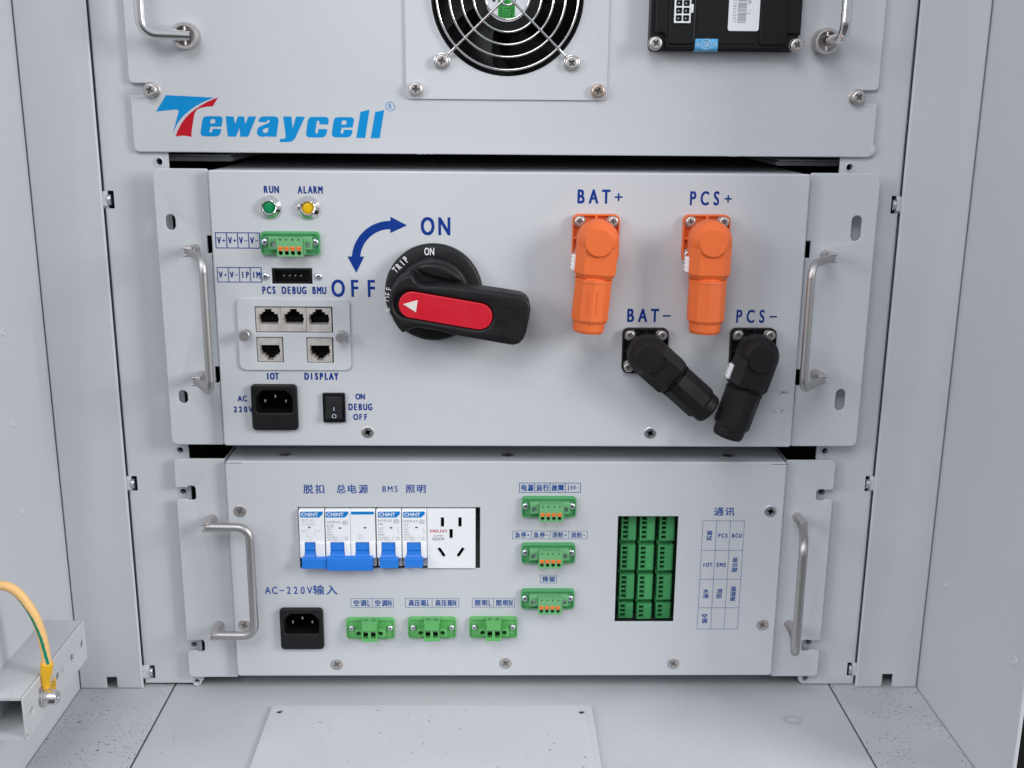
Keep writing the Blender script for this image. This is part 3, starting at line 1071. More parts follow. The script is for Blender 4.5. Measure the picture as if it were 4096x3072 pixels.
# ================================================================= MIDDLE UNIT
MX0, MX1, MZ0, MZ1 = -189.2, 196.7, 191.4, 375.3
mid = thing('high_voltage_unit', 'middle grey rack unit with large rotary switch and orange connectors', 'rack unit', 0.0, MZ0, H_MID)
openings = {}
jk = []
for px0, py0, px1, py1 in ((1023, 1229, 1124, 1328), (1126, 1229, 1222, 1328), (1226, 1231, 1325, 1329), (1029, 1351, 1130, 1447), (1229, 1353, 1329, 1449)):
    jk.append(R(px0, py0, px1, py1, H_MID + 1.5))
rj_hole = [rect(jk[0][0] - 0.5, jk[2][1] + 0.9, jk[0][2] - 0.4, jk[0][3] + 0.4), rect(jk[3][0] - 0.4, jk[3][1] + 0.5, jk[3][2] - 0.4, jk[3][3] + 0.4),
           rect(jk[4][0] - 0.4, jk[4][1] + 0.8, jk[4][2] - 0.4, jk[4][3] + 0.4)]
hd_r = R(1087, 1074, 1248, 1136, H_MID)
iec_x, iec_z = P(1099, 1629, H_MID + 2)
iec_hole = rect(iec_x - 12.8, iec_x + 12.8, iec_z - 4.5, iec_z + 12.5)
b = MB().plate(rr(MX0, MX1, MZ0, MZ1, 1.8), rj_hole + [rect(*hd_r), iec_hole], H_MID - 2.6, H_MID, 1.0)
b.build('front_panel', M_PAINT, mid)
b = MB()
b.box(MX0 + 1.2, MX1 - 1.2, MZ1 - 2.0, MZ1 - 0.7, -DEEP + 60, H_MID - 1.4)
b.box(MX0 + 1.2, MX1 - 1.2, MZ0 + 0.7, MZ0 + 2.0, -DEEP + 60, H_MID - 1.4)
b.box(MX0 + 1.2, MX0 + 2.4, MZ0 + 2.1, MZ1 - 2.1, -DEEP + 60, H_MID - 2.7)
b.box(MX1 - 2.4, MX1 - 1.2, MZ0 + 2.1, MZ1 - 2.1, -DEEP + 60, H_MID - 2.7)
b.box(MX0 + 2.5, MX1 - 2.5, MZ0 + 2.1, MZ1 - 2.1, -60, -58)
b.build('chassis', M_PAINT, mid)

def ear(parent, s, xi, xo, z0, z1, h, cuts, slots, rad=4.0, name='mounting_ear'):
    """angle bracket beside the front; cuts are notches on the inner edge"""
    pts = [(xi, z0)]
    for c0, c1, d in cuts:
        pts += [(xi, c0), (xi + s * d, c0), (xi + s * d, c1), (xi, c1)]
    pts += [(xi, z1), (xo, z1), (xo, z0)]
    ra = [1.5] + [0.3] * (4 * len(cuts)) + [1.5, rad, rad]
    b = MB().plate(fillet(pts, ra), slots, h - 2.0, h, 0.55)
    lo, hi = sorted((xi, xi + s * 1.8))
    zs = [z0 + 2] + [q for c0, c1, d in cuts for q in (c0, c1)] + [z1 - 2]
    for a, c in zip(zs[::2], zs[1::2]):
        b.box(lo, hi, a, c, -120, h - 1.2)
    return b.build(name, M_PAINT, parent)

def capsule(x, z, w, hgt, n=8):
    return rr(x - w / 2, x + w / 2, z - hgt / 2, z + hgt / 2, w / 2 - 0.01, n)

def cuts_from(px, rows, h, d):
    return [(P(px, y1, h)[1], P(px, y0, h)[1], d) for y0, y1 in rows]
c_l = sorted(cuts_from(838, ((943, 1014),), H_EARM, 3.0) + cuts_from(868, ((1467, 1532),), H_EARM, 3.0))
c_r = sorted(cuts_from(3236, ((965, 1033),), H_EARM, 3.4) + cuts_from(3192, ((1479, 1543),), H_EARM, 3.4))
def slot_px(px, py, wpx, hpx, h):
    x, z = P(px, py, h)
    return capsule(x, z, wpx * 0.166, hpx * 0.17)
ear(mid, -1, MX0 - 1.4, -226.0, MZ0 - 1.2, MZ1 + 0.4, H_EARM, c_l, [slot_px(682, 889, 38, 60, H_EARM), slot_px(732, 1588, 38, 54, H_EARM)])
ear(mid, 1, MX1 + 1.4, 243.9, MZ0 - 1.2, MZ1 + 0.4, H_EARM, c_r, [slot_px(3426, 914, 40, 98, H_EARM), slot_px(3361, 1600, 40, 89, H_EARM)])
loop_handle(mid, P(785, 993, H_EARM), P(789 + 18, 1499, H_EARM), H_EARM, 17.0, 33.0, 2.55)
loop_handle(mid, P(3287, 1017, H_EARM), P(3262 + 8, 1493, H_EARM), H_EARM, -21.0, 31.0, 2.55)
for px, py, m_ in ((1471, 1729, M_NICKEL), (2601, 1732, M_ZINC)):
    ex, ez = P(px, py, H_MID)
    screw(mid, ex, ez, H_MID, 'csk', 4.15, 0, m_)
for px in (1460, 2640):
    ex = P(px, 672, H_MID - 5)[0]
    screw(mid, ex, MZ1 - 0.7, H_MID - 6, 'csk', 3.2, 0, M_NICKEL, face_up=True)

def print_on(parent, h, items, m, bold=0.02, name='printed_text'):
    for it in items:
        s, px0, py0, px1, py1 = it[:5]
        x0, x1, z0, z1 = R(px0, py0, px1, py1, h)
        b = MB().text(s, x0, x1, z0, z1, h + LIFT, it[5] if len(it) > 5 else bold, fill=it[6] if len(it) > 6 else 0.8)
        b.build(name, m, parent)

print_on(mid, H_MID, [
    ('RUN', 1055, 744, 1115, 771), ('ALARM', 1192, 745, 1290, 773), ('PCS DEBUG BMU', 1048, 1147, 1305, 1175),
    ('IOT', 1064, 1492, 1115, 1517, 0.042), ('DISPLAY', 1219, 1492, 1353, 1518, 0.042), ('AC', 952, 1583, 988, 1605), ('220V', 934, 1626, 1011, 1648, 0.036),
    ('ON', 1424, 1575, 1459, 1597), ('DEBUG', 1395, 1615, 1488, 1640), ('OFF', 1415, 1656, 1471, 1679),
    ('OFF', 1330, 1120, 1508, 1186, 0.020, 0.68), ('ON', 1688, 870, 1800, 939, 0.022, 0.68),
    ('BAT+', 2307, 759, 2492, 813, 0.024, 0.70), ('PCS+', 2756, 766, 2929, 820, 0.019, 0.70), ('BAT-', 2506, 1236, 2684, 1287, 0.024, 0.70), ('PCS-', 2941, 1240, 3109, 1290, 0.017, 0.70)], M_INK, 0.032)

def table_print(parent, h, px0, py0, px1, py1, cells, m, lw=0.55, rows=1, text_frac=0.42, bold=0.015, skew=0.0):
    x0, x1, z0, z1 = R(px0, py0, px1, py1, h)
    b = MB()
    hh = h + LIFT
    n = len(cells)
    for i in range(n + 1):
        x = x0 + (x1 - x0) * i / n
        b.line(x, z0 - lw / 2, x, z1 + lw / 2, lw, hh)
    for z in (z0, z1):
        for i in range(n):
            xa = x0 + (x1 - x0) * i / n + lw / 2
            xb = x0 + (x1 - x0) * (i + 1) / n - lw / 2
            b.line(xa, z, xb, z, lw, hh)
    cw = (x1 - x0) / n
    zc = (z0 + z1) / 2
    th = (z1 - z0) * text_frac
    for i, s in enumerate(cells):
        t2 = th if is_cjk(s[0]) or text_frac < 0.5 else th * 0.72
        b.text(s, x0 + cw * (i + 0.13), x0 + cw * (i + 0.90), zc - t2 / 2, zc + t2 / 2, hh, bold if t2 == th else bold * 0.6)
    return b.build('printed_table', m, parent)
table_print(mid, H_MID, 863, 931, 1039, 992, ['V+', 'V+', 'V-', 'V-'], M_INK, 0.55, bold=0.028)
table_print(mid, H_MID, 870, 1070, 1046, 1128, ['V+', 'V-', 'IP', 'IM'], M_INK, 0.5, bold=0.028)
# curved arrow between OFF and ON
k7 = 900.0 / 2133
acx, acy, ro_, ri_ = 617, 560, 363, 284
arr = []
for q in range(19):
    a = RAD(180 - 3 - 86.5 * q / 18)
    arr.append((acx + ro_ * math.cos(a), acy - ro_ * math.sin(a)))
arr = [(255, 535)] + arr[1:-1] + [(620, 198), (620, 158), (778, 240), (620, 313), (620, 277)]
inn = []
for q in range(17):
    a = RAD(92 + 83 * q / 16)
    inn.append((acx + ri_ * math.cos(a), acy - ri_ * math.sin(a)))
arr += inn + [(333, 535), (372, 535), (297, 690), (213, 535)]
MB().plate(px_poly(crop(arr, 1300, 800, k7), H_MID), [], H_MID + 0.02, H_MID + LIFT).build('printed_arrow', M_INK, mid)
# scuffs near the lower right of the front
b = MB()
rnd = random.Random(5)
for cx_, cy_, n_, sx_, sy_ in ((3130, 1570, 16, 30, 6), (3105, 1640, 12, 26, 9)):
    for q in range(n_):
        ex, ez = P(cx_ + rnd.gauss(0, sx_ * 0.6), cy_ + rnd.gauss(0, sy_ * 0.7), H_MID)
        L = rnd.uniform(0.6, 2.4)
        b.line(ex, ez, ex + L, ez + rnd.uniform(-0.2, 0.3) * L, rnd.uniform(0.15, 0.4), H_MID + 0.05)
b.build('scuff_mark', M_SCUFF, mid)

# ----------------------------------------------------------------- indicator lamps
def indicator(px, py, lens, label):
    x, z = P(px, py, H_MID + 3)
    t = thing('indicator_light', label, 'indicator light', x, z, H_MID, 'indicator lights on the middle unit')
    prof = [(7.6, 0.0), (7.6, 0.8), (7.3, 1.4), (5.2, 3.4), (4.7, 3.5), (4.0, 2.8), (3.5, 1.2)]
    b = MB().lathe(0, 0, prof, 22, cap=False)
    b.build('bezel', M_CHROME, t, world=False, smooth=12)
    MB().lathe(0, 0, [(3.52, 0.8), (3.5, 1.6), (3.1, 2.0), (2.2, 2.2), (1.0, 2.3), (0, 2.3)], 32).build('lens', lens, t, world=False)
    return t
indicator(1076, 830, M_LENSG, 'chrome ringed indicator light with green lens under RUN')
indicator(1231, 832, M_LENSY, 'chrome ringed indicator light with amber lens under ALARM')

# ----------------------------------------------------------------- green signal terminals (spring plugs)
def hollow_front(b, outline, holes, h0, h1, depth, floor_mat, body_mat):
    b.mat(body_mat)
    b.plate(outline, holes, h1 - depth, h1, 0.0)
    b.prism(outline, h0, h1 - depth - 0.3)
    return b

def make_signal_terminal(label, x, z, h):
    t = thing('terminal_block', label, 'terminal block', x, z, h, 'green spring terminal blocks with orange levers')
    b = MB()
    b.prism(rr(-19, 19, -7.6, 7.6, 2.6), 0.03, 1.6, 0.5)
    b.plate(rr(-19, 19, -7.6, 7.6, 2.6), [rr(-17.9, 17.9, -6.6, 5.6, 1.8)], 1.6, 2.9, 0.45)
    b.build('flange', M_GREEN, t, world=False)
    e = MB()
    for cx_ in (-10.2, 11.3):
        x0, x1 = (cx_ - 3.0, cx_ + 3.1)
        e.plate(rect(x0, x1, -3.6, 4.6), [circ(cx_, -0.6, 1.75, 20)], 3.0, 6.2, 0.3)
        e.box(x0, x1, -3.6, 4.6, 1.7, 2.99)
    e.build('lock_ear', M_GREEN2, t, world=False)
    for cx_ in (-10.2, 11.3):
        MB().cyl(cx_, -0.6, 1.6, 3.0, 4.2, 16).box(cx_ - 0.2, cx_ + 0.2, -2.0, 0.8, 4.2, 4.45).build('lock_screw', M_ZINC, t, world=False)
    xs = [-4.75, -0.85, 3.05, 6.95]
    p = MB()
    out = rect(-7.0, 9.3, -7.4, 4.4)
    holes = [circ(q, 3.4, 0.62, 12) for q in xs] + [circ(q, -5.1, 1.42, 24) for q in xs] + [rect(q - 1.5, q + 1.5, -3.75, -0.9) for q in xs]
    p.plate(out, holes, 7.0, 11.2, 0.0)
    p.box(-7.0, 9.3, -7.4, 4.4, 1.7, 6.4)
    p.box(9.3, 10.3, -6.8, 3.8, 1.7, 8.2, 0.3)
    p.mat(1)
    p.box(-6.8, 9.1, -7.2, 4.2, 6.45, 6.98)  # black floor under the holes, shade put into its colour
    pl = p.build('plug', [M_GREEN2, M_VOID], t, world=False)
    for q in xs:
        l = MB()
        l.box(q - 1.46, q + 1.46, -2.35, -0.95, 7.0, 11.45, 0.25)
        l.box(q - 1.46, q + 1.46, -3.7, -2.35, 7.0, 11.05, 0.25)
        l.build('release_lever', M_LEVER, pl, world=False)
    for cx_ in (-16.2, 16.0):
        screw(t, cx_, 0.7, 1.7, 'dome', 2.6, 0, M_ZINC, local=True)
    return t
def tcent(r): return (r[0] + r[1]) / 2, (r[2] + r[3]) / 2
x, z = tcent(R(1045, 926, 1277, 1020, H_MID + 2))
sig0 = make_signal_terminal('green terminal block with four orange levers beside the V+ V+ V- V- table', x, z, H_MID)
for (r_, lab) in (((2093, 1987, 2299, 2069), 'uppermost of the three stacked green terminal blocks with orange levers on the bottom unit'),
                  ((2090, 2174, 2296, 2253), 'middle one of the three stacked green terminal blocks with orange levers on the bottom unit'),
                  ((2089, 2356, 2292, 2437), 'lowest of the three stacked green terminal blocks with orange levers on the bottom unit')):
    x, z = tcent(R(*r_, H_BOT + 2))
    copy_thing(sig0, lab, x, z, H_BOT)

# ----------------------------------------------------------------- black debug header
x0, x1, z0, z1 = hd_r
t = thing('pin_header', 'black four pin socket under the green terminal block, between two small screws', 'socket', (x0 + x1) / 2, (z0 + z1) / 2, H_MID)
b = MB()
w_, h_ = (x1 - x0) / 2, (z1 - z0) / 2
b.plate(rect(-w_ + 0.15, w_ - 0.15, -h_ + 0.15, h_ - 0.15), [rr(-w_ + 1.6, w_ - 1.9, -h_ + 1.3, h_ - 1.5, 0.8)], -9.0, -0.8, 0.3)
b.box(-w_ + 0.15, w_ - 0.15, -h_ + 0.15, h_ - 0.15, -10.5, -9.02)
hs_ = b.build('shell', M_BLACK, t, world=False)
for q in (-3.9, -0.2, 3.5, 7.2):
    MB().box(q - 2.35, q - 1.35, -0.55, 0.15, -9.0, -3.2, 0.15).build('pin', M_STEEL, t, world=False)
for px, py in ((1062, 1105), (1274, 1106)):
    ex, ez = P(px, py, H_MID)
    screw(t, ex - (x0 + x1) / 2, ez - (z0 + z1) / 2, 0, 'dome', 2.6, 0, M_ZINC, local=True)

# ----------------------------------------------------------------- network socket plate and jacks
x0, x1, z0, z1 = R(952, 1195, 1402, 1482, H_MID + 1.5)
t = thing('socket_plate', 'rounded grey plate that frames the five network jacks, thumbscrew at each side', 'plate', (x0 + x1) / 2, (z0 + z1) / 2, H_MID)
b = MB().plate(rr(x0, x1, z0, z1, 4.5, 8), rj_hole, H_MID + 0.05, H_MID + 1.5, 0.45)
b.build('plate', M_PAINT, t)
for px, py in ((977, 1344), (1363, 1350)):
    ex, ez = P(px, py, H_MID + 9)
    MB().lathe(ex, ez, [(2.2, H_MID + 1.5), (2.2, H_MID + 3.0), (3.5, H_MID + 3.2), (3.5, H_MID + 9.2), (3.1, H_MID + 9.6), (0, H_MID + 9.6)], 28).build('thumbscrew', M_STEEL, t)

def make_jack(label, x, z, h, w, hh, flip):
    t = thing('network_jack', label, 'network jack', x, z, h, 'network jacks on the middle unit')
    f = -1 if flip else 1
    prof = [(-6.3, -3.2), (6.3, -3.2), (6.3, -1.0), (6.75, -0.6), (6.75, 1.5), (6.3, 1.9), (6.3, 3.8), (4.1, 3.8), (4.1, 5.3), (2.3, 5.3), (2.3, 7.1), (-2.3, 7.1),
            (-2.3, 5.3), (-4.1, 5.3), (-4.1, 3.8), (-6.3, 3.8), (-6.3, 1.9), (-6.75, 1.5), (-6.75, -0.6), (-6.3, -1.0)]
    prof = [(a, c * f) for a, c in prof]
    b = MB().plate(rect(-w / 2, w / 2, -hh / 2, hh / 2), [prof], -12.0, 0.0, 0.0)
    b.build('shield', mat('tinned_steel', (0.60, 0.565, 0.53), 0.55, 0.45, bump=0.15, bscale=700, var=0.12, vscale=200) if 'tinned_steel' not in bpy.data.materials else bpy.data.materials['tinned_steel'], t, world=False)
    b = MB()
    b.prism([(a * 0.97, c * 0.97) for a, c in prof], -12.0, -7.5)
    b.build('socket_insert', M_VOID, t, world=False)  # near-black fill, shade inside the jack put into its colour
    b = MB()
    for k in range(8):
        q = -3.55 + k * 1.02
        b.tube([(q, -2.6 * f, -7.4), (q, 0.8 * f, -4.5)], 0.17, 6)
    b.build('contact_wires', M_BLACK2, t, world=False)
    return t
labs = ('network jack under PCS, leftmost of the upper three', 'network jack under DEBUG, middle of the upper three', 'network jack under BMU, rightmost of the upper three',
        'single network jack above IOT, opening upside down', 'single network jack above DISPLAY, opening upside down')
for r_, lab, fl in zip(jk, labs, (False, False, False, True, True)):
    x, z = tcent(r_)
    make_jack(lab, x, z, H_MID + 1.2, 16.3, 16.0, fl)

# ----------------------------------------------------------------- mains inlets
def make_inlet(label, x, z, h, fuse=True):
    t = thing('power_inlet', label, 'power inlet', x, z, h, 'black mains inlets')
    o = rr(-15.4, 15.4, -15.9, 15.9, 2.8)
    rec = [(-12.2, -3.6), (12.2, -3.6), (12.2, 7.6), (7.8, 12.0), (-7.8, 12.0), (-12.2, 7.6)]
    rec = fillet(rec, [1.6, 1.6, 1.0, 1.0, 1.0, 1.0], 4)
    b = MB().plate(o, [rec], 0.03, 3.6, 1.0)
    b.mat(1)  # near-black cup walls, recess shade put into their colour
    b.plate([(a * 1.02, c * 1.02) for a, c in rec], [[(a * 0.985, c * 0.985) for a, c in rec]], -17.5, 0.03)
    b.prism([(a * 1.02, c * 1.02) for a, c in rec], -19, -17.5)
    b.plate([(a * 0.995, c * 0.995) for a, c in rec], [[(a * 0.975, c * 0.975) for a, c in rec]], 0.0, 2.9)
    b.build('bezel', [M_BLACK2, M_VOID], t, world=False)
    b = MB().box(-12.6, 12.6, -14.2, -4.8, 3.55, 3.85, 0.14)
    b.build('fuse_drawer', M_BLACK2, t, world=False)
    for px_, pz_ in ((-7.0, 3.2), (0.0, 6.4), (7.0, 3.2)):
        MB().box(px_ - 0.6, px_ + 0.6, pz_ - 0.95, pz_ + 0.95, -3.2, -1.5, 0.25).mat(1).box(px_ - 0.55, px_ + 0.55, pz_ - 0.9, pz_ + 0.9, -17.5, -3.2).build('pin', [M_STEEL, M_VOID], t, world=False)  # steel tips only, shafts blackened for the recess shade
    return t
inl = make_inlet('black mains inlet with three pins beside AC 220V on the middle unit', iec_x, iec_z, H_MID)

# ----------------------------------------------------------------- rocker switch
x, z = tcent(R(1292, 1572, 1381, 1689, H_MID + 1.5))
t = thing('rocker_switch', 'small black rocker switch beside the words ON DEBUG OFF', 'rocker switch', x, z, H_MID)
MB().plate(rr(-7.5, 7.5, -10.2, 10.2, 1.0), [rect(-5.9, 5.9, -8.3, 8.3)], 0.03, 2.2, 0.35).box(-5.9, 5.9, -8.3, 8.3, 0.03, 0.3).build('bezel', M_BLACK, t, world=False)
xs_ = 5.6
loops = []
prof = [(7.8, 0.4), (7.8, 1.6), (6.6, 2.1), (0.6, 2.6), (-6.8, 4.4), (-7.6, 4.2), (-7.8, 3.4), (-7.8, 0.4)]
rk = MB().loft([[(-xs_, zz, hh_) for zz, hh_ in prof], [(xs_, zz, hh_) for zz, hh_ in prof]]).build('rocker', M_BLACK2, t, world=False)
b = MB()
b.plate(circ(0.2, -5.2, 1.5, 24), [circ(0.2, -5.2, 1.08, 24)], 4.0, 4.32)
b.box(-0.26, 0.26, -1.6, 0.6, 2.75, 3.25)
b.build('printed_mark', mat('pale_blue_mark', (0.45, 0.52, 0.68), 0.5), rk, world=False)

# ----------------------------------------------------------------- rotary switch
RSX, RSZ = P(1736, 1165, H_MID)
rs = thing('rotary_switch', 'big black rotary switch with red insert in its lever, turned to OFF', 'rotary switch', RSX, RSZ, H_MID)
b = MB()
b.lathe(RSX, RSZ, [(31.6, H_MID + 0.03), (31.9, H_MID + 2), (31.6, H_MID + 6.0), (31.0, H_MID + 7.0), (29.8, H_MID + 7.6), (23.6, H_MID + 7.6), (23.2, H_MID + 7.2), (0, H_MID + 7.2)], 72)
dial = b.build('dial', M_BLACK2, rs)
b = MB()
b.lathe(RSX, RSZ, [(23.6, H_MID + 7.0), (23.4, H_MID + 12.0), (22.6, H_MID + 13.2), (21.2, H_MID + 13.8), (0, H_MID + 13.8)], 64)
# crescent finger grip standing on the hub
hg_ = H_MID + 19.0
gp = [(870, 640), (900, 615), (960, 602), (1050, 608), (1140, 632), (1215, 672), (1270, 720), (1308, 775), (1270, 782), (1150, 765), (1010, 735), (920, 705), (880, 675)]
b.prism(px_poly(crop(gp, 1300, 800, k7), hg_), H_MID + 13.5, hg_ - 1.0, 2.2, 3)
b.build('hub', M_BLACK2, rs)
HL0, HL1 = H_MID + 14.0, H_MID + 34.0
ol = [(735, 1262), (690, 1215), (650, 1150), (622, 1085), (605, 1010), (603, 950), (612, 890), (630, 840), (660, 790), (700, 750), (750, 722), (800, 705), (830, 722), (850, 765), (890, 800), (940, 815),
      (1120, 818), (1300, 838), (1490, 858), (1700, 888), (1868, 918), (1915, 945), (1942, 985), (1950, 1040), (1940, 1110), (1905, 1270), (1880, 1325), (1840, 1365), (1785, 1380), (1700, 1368), (1500, 1332), (1250, 1290),
      (1100, 1248), (980, 1222), (880, 1212), (815, 1224), (775, 1248)]
olw = px_poly(crop(ol, 1300, 800, k7), HL1)
def capsule_px(xa, ya, xb, yb, r, h, n=12):
    a0 = math.atan2(yb - ya, xb - xa)
    pts = []
    for k in range(n + 1):
        a = a0 - math.pi / 2 + math.pi * k / n
        pts.append((xb + r * math.cos(a), yb + r * math.sin(a)))
    for k in range(n + 1):
        a = a0 + math.pi / 2 + math.pi * k / n
        pts.append((xa + r * math.cos(a), ya + r * math.sin(a)))
    return px_poly(crop(pts, 1300, 800, k7), h)
hole_c = capsule_px(778, 988, 1462, 1105, 128, HL1)
b = MB()
b.prism(olw, HL0, HL1 - 4.4, 0.0)
b.plate(olw, [hole_c], HL1 - 4.4, HL1, 1.9)
lev = b.build('lever', M_BLACK2, rs, smooth=40)
MB().prism(capsule_px(823, 995, 1462, 1105, 125, HL1), HL1 - 4.35, HL1 + 0.2, 0.5).build('insert', M_RED, lev)
tri = px_poly(crop([(738, 987), (880, 948), (862, 1065)], 1300, 800, k7), HL1)
MB().prism(tri, HL1 + 0.1, HL1 + 0.7, 0.35).build('pointer', M_CREAM, lev)
hd7 = H_MID + 7.6
b = MB()
def dial_text(s, px, py, w, hgt, ang):
    x, z = P(1300 + px * k7, 800 + py * k7, hd7)
    b.text(s, x - w / 2, x + w / 2, z - hgt / 2, z + hgt / 2, hd7 + 0.1, 0.015, angle=RAD(ang))
dial_text('ON', 990, 488, 6.0, 4.6, 0)
dial_text('TRIP', 716, 613, 12.4, 4.2, 45)
dial_text('OFF', 600, 890, 9.2, 4.0, 82)
dial_text('R', 600, 1035, 2.6, 3.6, 105)
b.build('printed_text', M_WINK, dial)

# ----------------------------------------------------------------- battery connectors
def make_connector(name, label, px, py, m, rot, group, latch=True, emboss=None, cut=0.0):
    x, z = P(px, py, H_MID)
    t = thing(name, label, 'connector', x, z, H_MID, group)
    b = MB()
    b.plate(rr(-15.2, 15.2, -15.2, 15.2, 4.0, 6), [circ(0, 0, 11.8, 40)], 0.03, 1.6, 0.3)
    b.plate(rr(-15.2, 15.2, -15.2, 15.2, 4.0, 6), [rr(-14.2, 14.2, -14.2, 14.2, 3.2, 6)], 1.6, 4.4, 0.25)
    b.box(-0.8, 0.8, 11.5, 14.6, 1.6, 4.4, 0.15)
    b.box(-14.6, -11.5, -0.8, 0.8, 1.6, 4.4, 0.15)
    b.box(11.5, 14.6, -0.8, 0.8, 1.6, 4.4, 0.15)
    b.box(-0.8, 0.8, -14.6, -11.5, 1.6, 4.4, 0.15)
    b.build('flange', m, t, world=False)
    e = MB()
    e.lathe(0, 0, [(12.2, 1.0), (12.2, 9.0), (12.9, 9.4), (13.2, 11.0), (13.3, 21.0), (12.6, 23.4), (9.0, 27.6), (8.6, 28.0)], 56)
    # cap on top of the elbow
    e.lathe(0, 0, [(8.8, 27.6), (8.8, 29.4), (8.4, 30.0), (0, 30.0)], 48)
    def sec(zz, w, c, hb_, ht):
        return [(-w, zz, hb_ + c), (-w + c, zz, hb_), (w - c, zz, hb_), (w, zz, hb_ + c), (w, zz, ht - c), (w - c, zz, ht), (-w + c, zz, ht), (-w, zz, ht - c)]
    e.loft([sec(1.5, 12.9, 5.4, 6.0, 28.05), sec(-8, 13.0, 5.4, 6.0, 28.05), sec(-20.5, 13.0, 5.4, 6.0, 28.05), sec(-23.5, 11.2, 4.6, 7.8, 26.2)])
    e.turn(rot)
    el_ = e.build('elbow', m, t, world=False, smooth=28)
    s = MB()
    def ring(zz, r, n=10, ph=math.pi / 10):
        return [(r * math.cos(2 * math.pi * k / n + ph), zz, 17.0 + r * math.sin(2 * math.pi * k / n + ph)) for k in range(n)]
    s.loft([ring(-23.2, 10.6), ring(-24.2, 10.6), ring(-24.3, 12.3), ring(-25.8, 12.4), ring(-25.9, 12.0), ring(-50.4 + cut, 12.1), ring(-52.4 + cut, 10.9)])
    def cring(zz, r): return [(r * math.cos(2 * math.pi * k / 40), zz, 17.0 + r * math.sin(2 * math.pi * k / 40)) for k in range(40)]
    s.loft([cring(-52.0 + cut, 10.3), cring(-57.4 + cut, 10.2), cring(-59.2 + cut, 9.3), cring(-59.6 + cut, 7.0)])
    # moulded frames on the facets facing out
    fx = 2.0
    hf = 17.0 + 12.05 * math.cos(math.pi / 10)
    if emboss:
        for (q0, q1, z0_, z1_) in emboss:
            s.plate(rr(q0, q1, z0_, z1_, 0.6, 3), [rr(q0 + 0.35, q1 - 0.35, z0_ + 0.35, z1_ - 0.35, 0.4, 3)], hf - 0.6, hf + 0.16)
            s.text('8', (q0 + q1) / 2 - 0.8, (q0 + q1) / 2 + 0.8, (z0_ + z1_) / 2 - 1.4, (z0_ + z1_) / 2 + 1.4, hf + 0.1, 0.0)
    s.turn(rot)
    s.build('sleeve', m, t, world=False, smooth=25)
    if latch:
        l = MB()
        l.box(-15.0, -12.6, -20.0, -10.0, 14.0, 20.0, 0.7)
        for k in range(4):
            l.box(-15.5, -14.8, -18.8 + k * 2.3, -17.4 + k * 2.3, 14.6, 19.4, 0.3)
        l.turn(rot)
        l.build('latch', M_WHITE, t, world=False)
    for qx, qz in ((-10.8, 10.8), (10.8, 10.8), (-10.8, -10.8), (10.8, -10.8)):
        screw(t, qx, qz, 1.65, 'pan', 3.3, 4.2, local=True)
    return t
GO, GB = 'orange battery connectors', 'black battery connectors'
fcx = P(2379, 953, H_MID + 4)
make_connector('battery_connector', 'orange angled connector under BAT+, leaning slightly left', 2381, 949, M_ORANGE, RAD(-4.6), GO, True, [(-2.6, 2.6, -45, -31)])
make_connector('battery_connector', 'orange angled connector under PCS+, hanging straight down', 2820, 951, M_ORANGE, RAD(-0.5), GO, True, [(-1.8, 1.8, -32.5, -28.5), (-1.8, 1.8, -47, -35)])
make_connector('battery_connector', 'black angled connector under BAT-, swung down to the right', 2578, 1399, M_RUBBER, RAD(48.5), GB, False, [(-1.8, 1.8, -33, -29), (-1.8, 1.8, -47, -35)], 3.2)
make_connector('battery_connector', 'black angled connector under PCS- with white latch, leaning down to the left', 3006, 1399, M_RUBBER, RAD(-17.0), GB, True, None, 1.6)

# ================================================================= BOTTOM UNIT
BX0, BX1, BZ0, BZ1 = -191.3, 197.1, 14.2, 178.2
bot = thing('distribution_unit', 'bottom grey rack unit with circuit breakers, green terminals and Chinese lettering', 'rack unit', 0.0, BZ0, H_BOT)
wx0, wx1 = P(1196, 2155, H_BOT)[0], P(1920, 2150, H_BOT)[0]
wz0, wz1 = P(1560, 2274, H_BOT)[1], P(1560, 2030, H_BOT)[1]
gx0, gx1 = P(2466, 2277, H_BOT)[0], P(2704, 2277, H_BOT)[0]
gz0, gz1 = P(2580, 2488, H_BOT)[1], P(2580, 2066, H_BOT)[1]
ic2x, ic2z = P(1208, 2514, H_BOT + 2)
iec_hole2 = rect(ic2x - 12.8, ic2x + 12.8, ic2z - 4.5, ic2z + 12.5)
b = MB().plate(rr(BX0, BX1, BZ0, BZ1, 2.2), [rect(wx0, wx1, wz0, wz1), rect(gx0, gx1, gz0, gz1), iec_hole2], H_BOT - 2.2, H_BOT, 0.8)
b.build('front_panel', M_PAINT, bot)
b = MB()
b.box(BX0 + 1.0, BX1 - 1.0, BZ1 - 1.6, BZ1 - 0.5, -DEEP + 60, H_BOT - 1.3)
b.box(BX0 + 1.0, BX1 - 1.0, BZ0 + 0.5, BZ0 + 1.6, -DEEP + 60, H_BOT - 1.3)
b.box(BX0 + 1.0, BX0 + 2.2, BZ0 + 1.7, BZ1 - 1.7, -DEEP + 60, H_BOT - 2.3)
b.box(BX1 - 2.2, BX1 - 1.0, BZ0 + 1.7, BZ1 - 1.7, -DEEP + 60, H_BOT - 2.3)
b.box(BX0 + 2.3, BX1 - 2.3, BZ0 + 1.7, BZ1 - 1.7, -62, -60)
b.build('chassis', M_PAINT, bot)
b = MB()
for px in (930, 3122):
    s_ = 1 if px < 2000 else -1
    ex, ez = P(px, 1846, H_BOT)
    b.line(ex - 6, BZ1 - 1.5, ex + 6, BZ1 - 1.5, 0.35, H_BOT + 0.03)
b.build('seam', M_VOID, bot)

